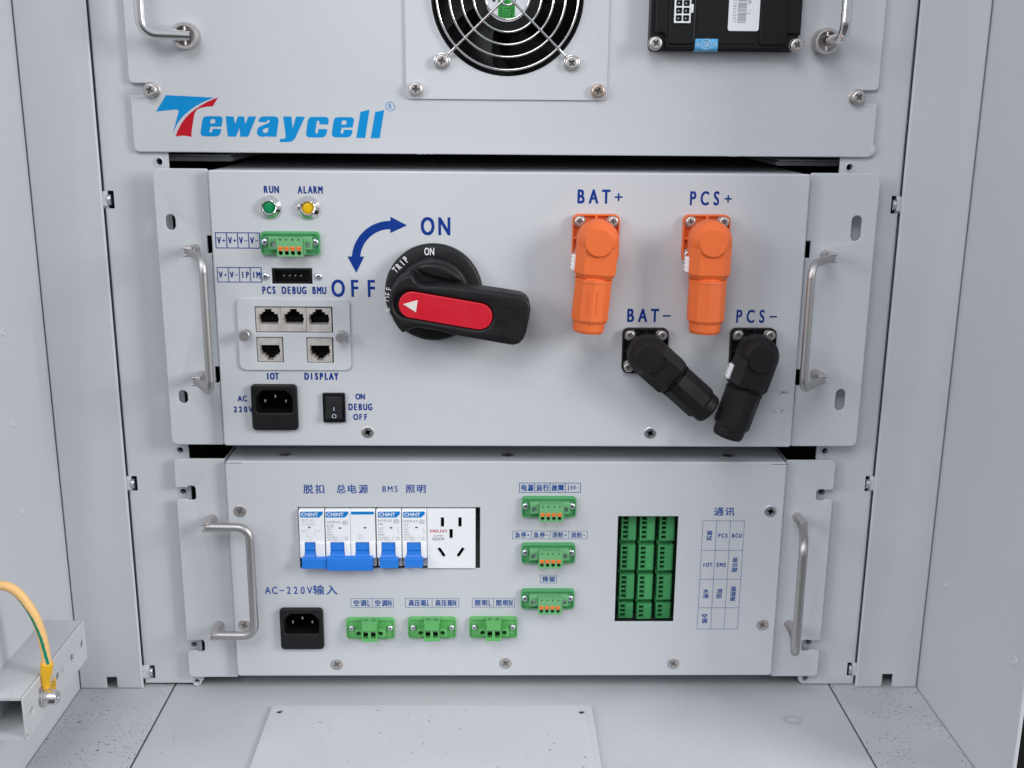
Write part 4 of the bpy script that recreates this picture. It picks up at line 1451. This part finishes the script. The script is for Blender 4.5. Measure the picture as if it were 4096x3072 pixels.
def hooked_ear(parent, s, xi, xo, z0, z1, h, hooks, rad=3.5):
    """ear with two open hook slots on the outer edge"""
    pts = [(xi, z0), (xi, z1), (xo, z1)]
    ra = [1.0, 1.0, rad]
    for zt, zl, xd, dip in hooks:
        pts += [(xo, zt), (xd + s * 6.0, zt), (xd + s * 4.6, zt + dip), (xd, zt + dip), (xd, zl), (xd + s * 5.4, zl), (xd + s * 6.6, zl + 0.9), (xo, zl + 0.9)]
        ra += [1.4, 0.8, 1.2, 2.3, 2.3, 1.2, 0.8, 2.2]
    pts += [(xo, z0)]
    ra += [rad]
    b = MB().plate(fillet(pts, ra, 5), [], h - 2.0, h, 0.5)
    lo, hi = sorted((xi, xi + s * 1.8))
    b.box(lo, hi, z0 + 1.5, z1 - 1.5, -120, h - 1.2)
    return b.build('mounting_ear', M_PAINT, parent)
def zP(px, py): return P(px, py, H_EARB)[1]
def xP(px, py): return P(px, py, H_EARB)[0]
hooked_ear(bot, -1, BX0 - 1.0, -227.6, 10.6, 178.0, H_EARB,
           [(zP(740, 1950), zP(760, 2001), xP(783, 1975), 1.2), (zP(780, 2563), zP(790, 2607), xP(819, 2585), 0.6)])
hooked_ear(bot, 1, BX1 + 1.0, 232.8, 10.6, 178.0, H_EARB,
           [(zP(3310, 1960), zP(3300, 2003), xP(3266, 1980), 0.4), (zP(3250, 2562), zP(3240, 2604), xP(3206, 2585), 0.4)])
loop_handle(bot, P(852, 2072, H_EARB), P(878, 2498, H_EARB), H_EARB, 29.0, 2.5, 3.0)
loop_handle(bot, P(3186, 2066, H_EARB), P(3154, 2495, H_EARB), H_EARB, -8.0, 33.0, 3.0)
for px, py, m_ in ((960, 2045, M_NICKEL), (978, 2501, M_NICKEL), (1347, 2657, M_NICKEL), (2022, 2652, M_NICKEL), (2692, 2653, M_NICKEL), (3082, 2045, M_ZINC), (3049, 2499, M_NICKEL)):
    ex, ez = P(px, py, H_BOT)
    screw(bot, ex, ez, H_BOT, 'csk', 4.5, 0, m_)
for px in (1141, 2031, 2913):
    ex = P(px, 1809, H_BOT - 15)[0]
    screw(bot, ex, BZ1 - 0.5, H_BOT - 15.5, 'csk', 4.2, 0, M_NICKEL, face_up=True)
print_on(bot, H_BOT, [('脱扣', 1215, 1938, 1297, 1974), ('总电源', 1347, 1938, 1471, 1973), ('BMS', 1528, 1944, 1594, 1967), ('照明', 1624, 1938, 1703, 1971),
                      ('AC-220V', 1060, 2347, 1250, 2375), ('输入', 1254, 2340, 1348, 2378), ('通讯', 2858, 2029, 2937, 2063)], M_INK2, 0.010)
def strip_print(px0, py0, px1, py1, cells, lw=0.24, bold=0.016):
    table_print(bot, H_BOT, px0, py0, px1, py1, cells, M_INK2, lw, text_frac=0.68, bold=bold)
strip_print(1404, 2394, 1574, 2430, ['空调L', '空调N'])
strip_print(1622, 2393, 1835, 2429, ['高压箱L', '高压箱N'])
strip_print(1889, 2393, 2058, 2429, ['照明L', '照明N'])
strip_print(2078, 1932, 2322, 1969, ['电源', '运行', '故障', '24V-'], 0.40, 0.024)
strip_print(2051, 2124, 2349, 2155, ['急停+', '急停-', '消防+', '消防-'])
strip_print(2161, 2300, 2226, 2332, ['预留'])
# communication table
hT = H_BOT + LIFT
tx0, tx1 = P(2812, 2085, H_BOT)[0], P(2978, 2085, H_BOT)[0]
tz = [P(2880, y, H_BOT)[1] for y in (2083, 2201, 2317, 2431, 2516)]
b = MB()
for i in range(4):
    x = tx0 + (tx1 - tx0) * i / 3
    b.line(x, tz[-1], x, tz[0], 0.24, hT)
for z in tz:
    for i in range(3):
        b.line(tx0 + (tx1 - tx0) * i / 3 + 0.13, z, tx0 + (tx1 - tx0) * (i + 1) / 3 - 0.13, z, 0.26, hT)
cw = (tx1 - tx0) / 3
for r_, row in enumerate((('调试', 'PCS', 'BCU'), ('IOT', 'EMS', '显示屏'), ('水浸', '消防', '温湿度'), ('空调', '', ''))):
    zc = (tz[r_] + tz[r_ + 1]) / 2
    for c_, s_ in enumerate(row):
        if not s_:
            continue
        mx = tx0 + cw * (c_ + 0.5)
        if is_cjk(s_[0]):
            n = len(s_)
            for q, chh in enumerate(s_):
                zz = zc + ((n - 1) / 2 - q) * 3.9
                b.text(chh, mx - 1.9, mx + 1.9, zz - 1.75, zz + 1.75, hT, 0.018)
        else:
            b.text(s_, mx - cw * 0.36, mx + cw * 0.36, zc - 1.45, zc + 1.45, hT, 0.03)
b.build('printed_table', M_INK2, bot)

inl2 = copy_thing(inl, 'black mains inlet with three pins under the AC-220V lettering of the bottom unit', ic2x, ic2z, H_BOT)

# ----------------------------------------------------------------- power terminals
def make_power_terminal(label, x, z, h):
    t = thing('terminal_block', label, 'terminal block', x, z, h, 'green two way screw terminal blocks')
    b = MB()
    b.prism(rr(-17.2, 17.2, -8.0, 8.0, 2.4), 0.03, 2.0, 0.5)
    b.plate(rr(-17.2, 17.2, -8.0, 8.0, 2.4), [rr(-16.2, 16.2, -7.1, 6.0, 1.6)], 2.0, 2.8, 0.35)
    b.build('flange', M_GREEN3, t, world=False)
    e = MB()
    for x0, x1, hx in ((-9.8, -5.3, -7.6), (5.9, 11.0, 7.8)):
        e.plate(rect(x0, x1, -3.4, 2.3), [circ(hx, -0.7, 1.75, 20)], 4.0, 9.3, 0.3)
        e.box(x0, x1, -3.4, 2.3, 2.0, 3.98)
    e.build('lock_ear', M_GREEN3, t, world=False)
    p = MB()
    out = rect(-5.2, 5.7, -5.7, 8.5)
    w1_, w2_ = rect(-4.2, -0.7, -3.1, 2.2), rect(1.2, 4.7, -3.1, 2.2)
    p.plate(out, [w1_, w2_], 7.2, 11.6, 0.0)
    p.box(-5.2, 5.7, -5.7, 8.5, 2.0, 6.4)
    p.prism(rect(-4.6, 5.1, 2.9, 7.9), 11.6, 12.1, 0.2)
    p.mat(1)
    p.box(-4.4, 4.9, -3.4, 2.4, 6.45, 7.18)
    for sx in (-2.6, 3.0):
        for dz_ in (0.0,):
            p.mat(2)
            p.loft([[(sx + 1.7 * math.cos(q * math.pi / 10), 8.45, 6.2 + 2.3 * math.sin(q * math.pi / 10)) for q in range(20)],
                    [(sx + 1.7 * math.cos(q * math.pi / 10), 8.58, 6.2 + 2.3 * math.sin(q * math.pi / 10)) for q in range(20)]])
    p.build('plug', [M_GREEN3, M_VOID, mat('shaded_green_socket', (0.06, 0.25, 0.06), 0.6)], t, world=False)
    for hx in (-7.6, 7.8):
        MB().cyl(hx, -0.7, 1.7, 4.0, 5.0, 16).build('lock_screw', mat('dark_lock', (0.02, 0.07, 0.03), 0.6) if 'dark_lock' not in bpy.data.materials else bpy.data.materials['dark_lock'], t, world=False)
    for sx in (-2.45, 2.95):
        MB().box(sx - 1.5, sx + 1.5, -0.7, 0.1, 7.1, 7.9, 0.2).build('wire_clamp', M_STEEL, t, world=False)
    for cx_ in (-13.3, 13.9):
        screw(t, cx_, 0.3, 2.05, 'dome', 2.3, 0, M_ZINC, local=True)
    return t
pt = None
for r_, lab in (((1388, 2469, 1576, 2558), 'green two way screw terminal block, nearest to the black mains inlet of the bottom unit'),
                ((1636, 2467, 1820, 2555), 'green two way screw terminal block, middle of its row of three'),
                ((1881, 2466, 2065, 2554), 'green two way screw terminal block, nearest of its row to the orange lever blocks')):
    x, z = tcent(R(*r_, H_BOT + 2))
    if pt is None:
        pt = make_power_terminal(lab, x, z, H_BOT)
    else:
        copy_thing(pt, lab, x, z, H_BOT)

# ----------------------------------------------------------------- circuit breakers
HF = H_BOT + 3.0
kb = 900.0 / 2133
def bpx(x, y, h): return P(1100 + x * kb, 1900 + y * kb, h)
BT = bpx(600, 316, HF)[1]
def breaker(label, px0, px1, necks, style, texts, poles=1):
    """small circuit breaker; pixel columns of the crop give its width; necks are toggle stems"""
    x0, _ = bpx(px0, 500, HF)
    x1, _ = bpx(px1, 500, HF)
    zt = wz1 - 0.9
    zn = bpx(600, 637, HF)[1]
    zc = bpx(600, 783, HF)[1]
    zl = wz0 + 0.8
    t = thing('circuit_breaker', label, 'circuit breaker', (x0 + x1) / 2, zl, H_BOT, 'circuit breakers in the bottom unit')
    n = len(necks)
    pw_ = (x1 - x0) / n
    for i in range(n):
        a = x0 + pw_ * i + 0.12
        c = x0 + pw_ * (i + 1) - 0.12
        b = MB()
        prof = [(zt, -40.0), (zt, HF - 2.0), (zt - 0.7, HF - 0.6), (zt - 2.0, HF), (zn, HF), (zn, -40)]
        b.loft([[(a, zz, hh_) for zz, hh_ in prof], [(c, zz, hh_) for zz, hh_ in prof]])
        nx0, _ = bpx(necks[i][0], 700, HF)
        nx1, _ = bpx(necks[i][1], 700, HF)
        for (u0, u1, inner) in ((a, nx0 - 0.15, 1), (nx1 + 0.15, c, 0)):
            pts = fillet([(u0, zn - 0.05), (u1, zn - 0.05), (u1, zc), (u0, zc)], [0, 0, 2.2 if inner else 0.8, 0.8 if inner else 2.2])
            b.prism(pts, -20, HF + 1.6, 0.7)
        b.box(a + 0.1, c - 0.1, zl, zc + 2.0, -40, H_BOT - 2.0, 0.5)
        b.box(a + 0.1, c - 0.1, zc, zn + 1.0, -40, H_BOT - 6.0)
        body = b.build('body', M_WHITE, t)
        # indicator window
    for (sx, sy, sw, sh) in texts.get('window', ()):
        q = bpx(sx, sy, HF)
        w = MB().box(q[0] - 0.85, q[0] + 0.85, q[1] - 0.5, q[1] + 0.5, HF + 0.01, HF + 0.08)
        w.build('status_window', mat('dark_green_window', (0.01, 0.055, 0.02), 0.3) if 'dark_green_window' not in bpy.data.materials else bpy.data.materials['dark_green_window'], t)
    # toggle
    for i in range(n):
        nx0, _ = bpx(necks[i][0], 700, HF)
        nx1, _ = bpx(necks[i][1], 700, HF)
        b = MB()
        zt_ = zn - 0.35
        prof = [(zt_, H_BOT - 7), (zt_, HF + 0.2), (zn - 5.4, HF + 1.2), (zn - 6.1, HF + 0.2), (zn - 7.0, HF + 1.5), (zn - 8.0, HF + 1.6), (zc + 0.4, HF + 3.2), (zc - 0.6, HF + 5.0), (zc - 0.6, H_BOT - 7)]
        b.loft([[(nx0, zz, hh_) for zz, hh_ in prof], [(nx1, zz, hh_) for zz, hh_ in prof]])
        if style != 'bar':
            q0, _ = bpx(texts['paddle'][0], 830, HF + 5)
            q1, _ = bpx(texts['paddle'][1], 830, HF + 5)
            zb_ = bpx(600, texts['paddle'][2], HF + 5)[1]
            zp = bpx(600, 790, HF + 5)[1]
            prof = [(zp, H_BOT - 1), (zp, HF + 4.4), (zp - 0.8, HF + 5.4), (zb_ + 0.5, HF + 6.2), (zb_, HF + 5.6), (zb_, H_BOT - 1)]
            b.loft([[(q0, zz, hh_) for zz, hh_ in prof], [(q1, zz, hh_) for zz, hh_ in prof]])
        tg = b.build('toggle', M_TOGGLE, t)
    if style == 'bar':
        q0, _ = bpx(495, 830, HF + 6)
        q1, _ = bpx(925, 830, HF + 6)
        zp = bpx(600, 788, HF + 6)[1]
        zb_ = bpx(600, 903, HF + 6)[1]
        prof = [(zp, H_BOT + 1.0), (zp, HF + 5.0), (zp - 0.6, HF + 6.0), (zp - 3.8, HF + 6.6), (zp - 4.1, HF + 7.1), (zb_ + 0.4, HF + 7.4), (zb_, HF + 6.9), (zb_, H_BOT + 1.0)]
        b = MB().loft([[(q0, zz, hh_) for zz, hh_ in prof], [(q1, zz, hh_) for zz, hh_ in prof]])
        b.build('toggle_bar', M_TOGGLE, t)
    hp = HF + 0.06
    for (bx_, bw_, full) in texts.get('banner', ()):
        b = MB()
        if full:
            pts = [bpx(bx_, 348, HF), bpx(bx_ + bw_, 345, HF), bpx(bx_ + bw_ - 4, 372, HF), bpx(bx_ + bw_ - 36, 403, HF), bpx(bx_, 403, HF)]
        else:
            pts = [bpx(bx_, 346, HF), bpx(bx_ + bw_, 346, HF), bpx(bx_ + bw_, 374, HF), bpx(bx_, 375, HF)]
        b.prism(fillet(pts, 0.5, 3), HF + 0.01, hp)
        if full:
            b.mat(1)
            qa, qz = bpx(bx_ + 8, 390, HF)
            qb, qz2 = bpx(bx_ + bw_ - 48, 358, HF)
            b.text('CHiNT', qa, qb, qz, qz2, hp + 0.04, 0.03, prop=True)
        b.build('brand_banner', [M_BANNER, M_WINK], t)
    if texts.get('lines'):
        b = MB()
        for (s_, xa, ya, xb, yb) in texts['lines']:
            qa = bpx(xa, yb, HF)
            qb = bpx(xb, ya, HF)
            b.text(s_, qa[0], qb[0], qa[1], qb[1], hp, 0.0, prop=True)
        for (xa, ya, xb, yb) in texts.get('rules', ()):
            qa = bpx(xa, ya, HF)
            qb = bpx(xb, yb, HF)
            b.line(qa[0], qa[1], qb[0], qb[1], 0.14, hp)
        for (xa, ya, rx) in texts.get('ovals', ()):
            qa = bpx(xa, ya, HF)
            o_ = [(qa[0] + rx * math.cos(2 * math.pi * k / 28), qa[1] + rx * 0.75 * math.sin(2 * math.pi * k / 28)) for k in range(28)]
            i_ = [(qa[0] + (rx - 0.22) * math.cos(2 * math.pi * k / 28), qa[1] + (rx * 0.75 - 0.22) * math.sin(2 * math.pi * k / 28)) for k in range(28)]
            b.plate(o_, [i_], HF + 0.01, hp)
            b.text('CCC', qa[0] - rx * 0.62, qa[0] + rx * 0.62, qa[1] - rx * 0.36, qa[1] + rx * 0.36, hp, 0.01)
        for (pl) in texts.get('poly', ()):
            for (xa, ya), (xb, yb) in zip(pl, pl[1:]):
                qa = bpx(xa, ya, HF)
                qb = bpx(xb, yb, HF)
                b.line(qa[0], qa[1], qb[0], qb[1], 0.16, hp)
        b.build('printed_text', M_FINK if texts.get('faded') else M_GINK, t)
    return t
def std_lines(ox, model, rating, volt, oy=0):
    L = [(model, 490 + ox, 434 + oy, 618 + ox, 456 + oy), (rating, 492 + ox, 468 + oy, (556 if len(rating) > 2 else 536) + ox, 489 + oy), (volt, 492 + ox, 508, 548 + ox, 520), ('50Hz', 492 + ox, 532, 540 + ox, 544),
         ('6000A', 492 + ox, 556, 550 + ox, 567), ('IEC60898-1', 492 + ox, 586, 600 + ox, 597), ('GB/T 10963.1', 492 + ox, 608, 606 + ox, 619), ('ON', 660 + ox, 588, 692 + ox, 598), ('OFF', 660 + ox, 606, 694 + ox, 617)]
    Rl = [(492 + ox, 497, 556 + ox, 497), (492 + ox, 575, 556 + ox, 575), (628 + ox, 586, 628 + ox, 618), (646 + ox, 586, 646 + ox, 600)]
    return L, Rl
breaker('narrow white breaker with blue toggle and faded print, first from the left under its lettering', 228, 470, [(287, 385)], 'paddle',
        dict(banner=[(238, 217, True)], window=[(325, 496, 0, 0)], paddle=(257, 492, 887), faded=True,
             lines=[('SHT-X1', 250, 420, 372, 443), ('Us=220/400V~', 254, 462, 398, 476), ('N/C1', 256, 524, 308, 540), ('L/C2', 376, 524, 426, 540), ('14', 322, 605, 344, 615), ('12', 420, 600, 440, 612)],
             rules=[(250, 450, 372, 450)], poly=[[(305, 545), (305, 580), (345, 582), (352, 600)], [(375, 545), (380, 575), (405, 588), (408, 604)]]), 1)
L, Rl = std_lines(0, 'NXB-63', 'D16', '400V~')
breaker('double width white breaker, two blue toggles joined by one bar', 477, 952, [(530, 658), (768, 893)], 'bar',
        dict(banner=[(480, 217, True), (720, 217, False)], window=[(615, 503, 0, 0), (854, 500, 0, 0)], lines=L, rules=Rl, ovals=[(664, 453, 2.1)],
             poly=[[(795, 560), (792, 575), (802, 585), (794, 598), (800, 614)], [(820, 560), (818, 575), (828, 585), (820, 598), (826, 614)]]), 2)
L, Rl = std_lines(486, 'NXB-63', 'D6', '230V~', -13)
breaker('single white breaker with blue toggle, marked D6, right of the joined pair', 961, 1199, [(1013, 1140)], 'paddle',
        dict(banner=[(976, 210, True)], window=[(1101, 500, 0, 0)], paddle=(995, 1168, 880), lines=L, rules=Rl, ovals=[(1148, 439, 2.1)],
             poly=[[(1160, 490), (1168, 505), (1160, 515), (1174, 530), (1162, 550)]]), 1)
L, Rl = std_lines(728, 'NXB-63', 'C2', '230V~', -8)
breaker('single white breaker with blue toggle, marked C2, beside the white wall socket', 1204, 1438, [(1253, 1382)], 'paddle',
        dict(banner=[(1214, 208, True)], window=[(1341, 497, 0, 0)], paddle=(1232, 1402, 876), lines=L, rules=Rl, ovals=[(1390, 445, 2.1)],
             poly=[[(1403, 500), (1410, 512), (1402, 522), (1416, 536), (1404, 552)]]), 1)

# ----------------------------------------------------------------- modular wall socket
x0, _ = bpx(1442, 600, HF)
x1, _ = bpx(1900, 600, HF)
t = thing('socket_outlet', 'white square five hole power socket beside the breakers', 'power socket', (x0 + x1) / 2, wz0 + 0.9, H_BOT)
def sl(cx_, cy_, w, hgt, ang=0.0):
    q = bpx(cx_, cy_, HF - 1)
    m = Matrix.Rotation(ang, 2)
    return [(q[0] + v.x, q[1] + v.y) for v in (m @ Vector(c) for c in ((-w / 2, -hgt / 2), (w / 2, -hgt / 2), (w / 2, hgt / 2), (-w / 2, hgt / 2)))]
def grow(pl, d):
    c = Vector((sum(p[0] for p in pl) / 4, sum(p[1] for p in pl) / 4))
    return [tuple(c + (Vector(p) - c) * (1 + d / (Vector(p) - c).length)) for p in pl]
slots = [sl(1588, 443, 2.1, 6.6), sl(1754, 443, 2.1, 6.6), sl(1670, 553, 2.1, 6.4), sl(1580, 728, 2.0, 7.2, RAD(33)), sl(1760, 728, 2.0, 7.2, RAD(-33))]
b = MB().plate(rect(x0, x1, wz0 + 1.0, wz1 - 0.9), slots, HF - 6.0, HF - 1.0, 0.35)
b.box(x0 + 0.2, x1 - 0.2, wz0 + 1.2, wz1 - 1.1, -40, HF - 9)
for s_ in slots:
    b.plate(grow(s_, 0.55), [s_], HF - 1.2, HF - 0.75, 0.1)
b.build('face', M_WHITE, t)
b = MB()
for i, s_ in enumerate(slots):
    if i == 2:
        b.mat(1)
    else:
        b.mat(0)
    b.prism(grow(s_, 0.3), HF - 8.0, HF - 6.02)
b.build('contact', [mat('brass_grey', (0.30, 0.28, 0.25), 0.4, 0.9), M_VOID], t)
hp = HF - 0.94
b = MB()
q = bpx(1468, 543, hp); q2 = bpx(1626, 518, hp)
b.text('DELIXI', q[0], q2[0], q[1], q2[1], hp, 0.022, prop=True)
b.mat(1)
q = bpx(1503, 582, hp); q2 = bpx(1594, 571, hp)
b.text('ELECTRIC', q[0], q2[0], q[1], q2[1], hp, 0.02, prop=True)
q = bpx(1492, 619, hp); q2 = bpx(1606, 594, hp)
b.text('DZ47X', q[0], q2[0], q[1], q2[1], hp, 0.022, prop=True)
b.build('printed_text', [M_LOGORED, M_GINK], t)

# ----------------------------------------------------------------- plugs inside the window
HPL = H_BOT - 11.0
kg = 800.0 / 1896
def gpx(x, y, h=HPL): return P(1950 + x * kg, 1850 + y * kg, h)
cols = ((1265, 1255, 1246, 1238), (1442, 1429, 1420, 1413), (1629, 1612, 1600, 1593))
rows = ((490, 737, 5), (768, 1018, 5), (1047, 1296, 5), (1322, 1476, 3))
rname = ('top row', 'second row', 'third row', 'short bottom row')
cname = ('left', 'middle', 'right')
plug_src = {}
for r_ in range(4):
    for c_ in range(3):
        ya, yb, n_ = rows[r_]
        dy = (0, 2, 4)[c_] if r_ < 3 else (0, 8, 2)[c_]
        xa = cols[c_][r_]
        xm_, zb_ = gpx(xa, yb + dy)
        _, zt_ = gpx(xa, ya + dy)
        lab = ('green %s pole plug in the %s of the window, %s column' % ('three' if n_ == 3 else 'five', rname[r_], cname[c_]))
        if n_ in plug_src:
            copy_thing(plug_src[n_], lab, xm_, zb_, HPL - 14)
            continue
        t = thing('pluggable_terminal', lab, 'terminal plug', xm_, zb_, HPL - 14, 'green plugs inside the window')
        w_ = 10.6
        H_ = 19.3 if n_ == 5 else 12.0
        p_ = (H_ - 1.6) / n_
        holes = []
        for q in range(n_):
            zq = 0.8 + p_ * q
            holes.append(rect(1.3, 4.6, zq + 0.5, zq + p_ - 0.5))
        b = MB().plate(rect(0, w_, 0, H_), holes, 10.0, 14.0, 0.12)
        b.box(0, w_, 0, H_, 1.0, 9.0)
        b.box(4.9, w_ - 0.8, 0.5, H_ - 0.5, 14.0, 14.7, 0.2)
        b.box(-0.5, w_ + 0.3, H_ - 0.9, H_ + 1.2, 1.0, 8.0)
        b.mat(1)
        b.box(0.4, w_ - 0.4, 0.4, H_ - 0.4, 9.02, 9.98)
        body = b.build('body', [M_GREEN4, M_VOID], t, world=False)
        for q in range(n_):
            zq = 0.8 + p_ * (q + 0.5)
            MB().box(2.6, 3.4, zq + 0.5, zq + 1.1, 10.0, 12.2, 0.1).build('contact', M_STEEL, body, world=False)
        plug_src[n_] = t
tray = MB().box(gx0 - 6, gx1 + 6, gz0 - 6, gz1 + 6, HPL - 16.5, HPL - 14.2)
tag(tray.build('circuit_board', mat('board_green', (0.01, 0.05, 0.02), 0.5)), 'dark green circuit board behind the plugs in the window', 'circuit board')

# ================================================================= FLOOR COVER, STAIN, BEAM, GROUND CABLE
b = MB()
b.box(-163.0, 64.1, 0.0, 1.4, 30.5, FRONT - 4, 0.0)
cov = thing('cover_plate', 'flat grey cover plate with two corner holes lying on the cabinet floor', 'cover plate', -49.5, 0.0, 90.0)
b = MB().plate(rr(-163.0, 64.1, 30.8, FRONT - 3, 3.0), [circ(-156.5, 38.6, 2.3, 20), circ(56.2, 40.0, 2.3, 20)], 0.7, 2.3, 0.25)
# lay the sheet down: sheet coordinates (x, distance forward, height)
for v in b.bm.verts:
    v.co = Vector((v.co.x, -v.co.z, -v.co.y))
bmesh.ops.recalc_face_normals(b.bm, faces=b.bm.faces[:])
b.build('sheet', M_COVER, cov)
for hx_, hf_ in ((-156.5, 38.6), (56.2, 40.0)):
    hb_ = MB().cyl(hx_, hf_, 2.25, 0.02, 0.4, 20)  # black disc, the hole's shade put into its colour
    for v in hb_.bm.verts:
        v.co = Vector((v.co.x, -v.co.z, -v.co.y))
    hb_.build('screw_hole_shade', M_VOID, cov)
st = MB().plate([(204.3 + 7.0 * math.cos(a), 47.5 + 6.4 * math.sin(a)) for a in [2 * math.pi * k / 32 for k in range(32)]],
                [[(204.8 + 4.0 * math.cos(a), 47.2 + 3.4 * math.sin(a)) for a in [2 * math.pi * k / 28 for k in range(28)]]], 0.02, 0.06)
for v in st.bm.verts:
    v.co = Vector((v.co.x, -v.co.z, -v.co.y))
tag(st.build('stain', M_STAIN), kind='structure')

# square tube stub on the left wall
BXL, BXR, BZL, BZT, BN, BF = -308.3, -281.5, 51.0, 79.0, 151.0, 52.0
beam = thing('square_tube', 'short grey square tube fixed along the left wall, open end towards the viewer', 'tube', (BXL + BXR) / 2, BZL, 100.0)
b = MB()
tk = 1.7
b.box(BXL, BXR - tk - 0.02, BZT - tk, BZT - 0.01, BF, BN, 0.0)
b.box(BXL, BXR - tk - 0.02, BZL, BZL + tk, BF, BN, 0.0)
b.box(BXL, BXL + tk, BZL + tk, BZT - tk, BF, BN)
b.build('tube_wall', M_FLOOR, beam)
b = MB().plate(rr(BF, BN, BZL, BZT, 0.3), [circ(q, 65.3, 2.3, 20) for q in (142.0, 101.5, 77.4, 59.5)], 0.0, tk, 0.4)
for v in b.bm.verts:      # (forward, up, outward) -> the face that looks to the right
    fw, up_, out_ = v.co.x, v.co.z, -v.co.y
    v.co = Vector((BXR - tk + out_ + 0.25, -fw, up_))
bmesh.ops.recalc_face_normals(b.bm, faces=b.bm.faces[:])
b.build('drilled_face', M_COVER, beam)
b = MB().box(BXL + 2, BXR - 2, BZL + 2, BZT - 2, BF + 2, BF + 4)
b.build('inner_web', M_COVER, beam)

# ground cable
cab = thing('ground_cable', 'yellow cable with green stripe, bolted by its lug to the square tube', 'cable', BXR + 3.0, 62.0, 116.0)
bxo = BXR + 0.3
def on_x(px, py, X):
    d = RIGHT * (px - 2048.0) + DOWN * (py - 1536.0) + FWD * FPX
    t_ = (X / 1000.0 - CAM.x) / d.x
    q = CAM + d * t_
    return (q.x * 1000, q.z * 1000, -q.y * 1000)
pts_px = [(188, 2655), (183, 2620), (171, 2555), (150, 2490), (122, 2435), (80, 2380), (35, 2348), (-20, 2345), (-90, 2375), (-140, 2440)]
path = []
for i, (px, py) in enumerate(pts_px):
    X = BXR + 3.2 + (0.0 if i < 2 else -1.2 * (i - 1))
    q = on_x(px, py, X)
    path.append(q)
# keep the cable in an upright plane 112 mm in front of the rails
CH = on_x(188, 2655, BXR + 4.2)[2]
path = [(P(px, py, CH)[0], P(px, py, CH)[1], CH) for px, py in pts_px]
sm = []
vv = [Vector(p) for p in path]
for i in range(len(vv) - 1):
    p0, p1, p2, p3 = vv[max(i - 1, 0)], vv[i], vv[i + 1], vv[min(i + 2, len(vv) - 1)]
    for k in range(6):
        f = k / 6.0
        sm.append(0.5 * ((2 * p1) + (p2 - p0) * f + (2 * p0 - 5 * p1 + 4 * p2 - p3) * f * f + (3 * p1 - p0 - 3 * p2 + p3) * f ** 3))
sm.append(vv[-1])
MB().tube([tuple(p) for p in sm], 2.75, 72, stripe=range(4, 12), stripe_mat=1, twist=0.62).build('sheath', [M_YELLOW, M_CABG], cab, smooth=60)
q0 = P(188, 2650, CH)
q1 = P(181, 2748, CH)
dx_, dz_ = q1[0] - q0[0], q1[1] - q0[1]
def lp(f): return (q0[0] + dx_ * f, q0[1] + dz_ * f, CH)
MB().tube([lp(0), lp(0.02), lp(0.38), lp(0.55), lp(0.68), lp(1.0)], [3.5, 3.75, 3.65, 3.0, 2.75, 2.6], 24, caps=True).build('boot', M_BOOT, cab, smooth=60)
bolt_z, bolt_h = on_x(170, 2789, BXR + 0.5)[1:]
lug = MB()
def xring(X, r, n=32): return [(X, bolt_z + r * math.sin(2 * math.pi * k / n), bolt_h + r * math.cos(2 * math.pi * k / n)) for k in range(n)]
def xlathe(b, prof): return b.loft([xring(x_, r_) for x_, r_ in prof])
xlathe(lug, [(bxo, 5.6), (bxo + 1.4, 5.6)])
lug.box(bxo + 0.1, bxo + 1.3, bolt_z + 3, q1[1] + 2.0, bolt_h - 3.2, bolt_h + 3.2, 0.2)
lug.build('lug', M_STEEL, cab)
bo = MB()
xlathe(bo, [(bxo + 1.5, 5.5), (bxo + 2.4, 5.5)])
xlathe(bo, [(bxo + 2.5, 5.0), (bxo + 3.9, 5.0)])
xlathe(bo, [(bxo + 3.9, 4.7), (bxo + 8.3, 4.7), (bxo + 9.2, 4.3), (bxo + 9.5, 3.8), (bxo + 9.5, 1.6), (bxo + 8.0, 1.2), (bxo + 8.0, 0.2)])
bo.build('bolt', M_CHROME, cab, smooth=40)
# yellow earth sticker behind the bolt
e0 = (bxo + 0.12)
sk = MB()
pl = [(bolt_h - 9.0, bolt_z + 13.0), (bolt_h - 8.3, bolt_z + 3.0), (bolt_h - 3.0, bolt_z + 3.0)]
tp_ = [on_x(px, py, BXR + 0.4) for px, py in ((221, 2706), (226, 2762), (186, 2752))]
tp_ = [(q[2] - bolt_h, q[1] - bolt_z) for q in tp_]
sk.prism(tp_, 0.0, 0.15)
sk.mat(1)
mc_ = on_x(212, 2743, BXR + 0.4)
ux, uz = mc_[2] - bolt_h, mc_[1] - bolt_z
sk.plate(circ(ux, uz, 3.0, 24), [circ(ux, uz, 2.5, 24)], 0.16, 0.22)
sk.line(ux, uz, ux, uz + 1.9, 0.4, 0.22)
sk.line(ux - 1.3, uz, ux + 1.3, uz, 0.4, 0.22)
for v in sk.bm.verts:
    fw, up_, out_ = v.co.x, v.co.z, -v.co.y
    v.co = Vector((e0 + out_, -(bolt_h + fw), bolt_z + up_))
sk_o = sk.build('earth_sticker', [M_BOOT, M_KINK])
tag(sk_o, 'small yellow triangle earth sticker on the square tube behind the bolt', 'sticker')
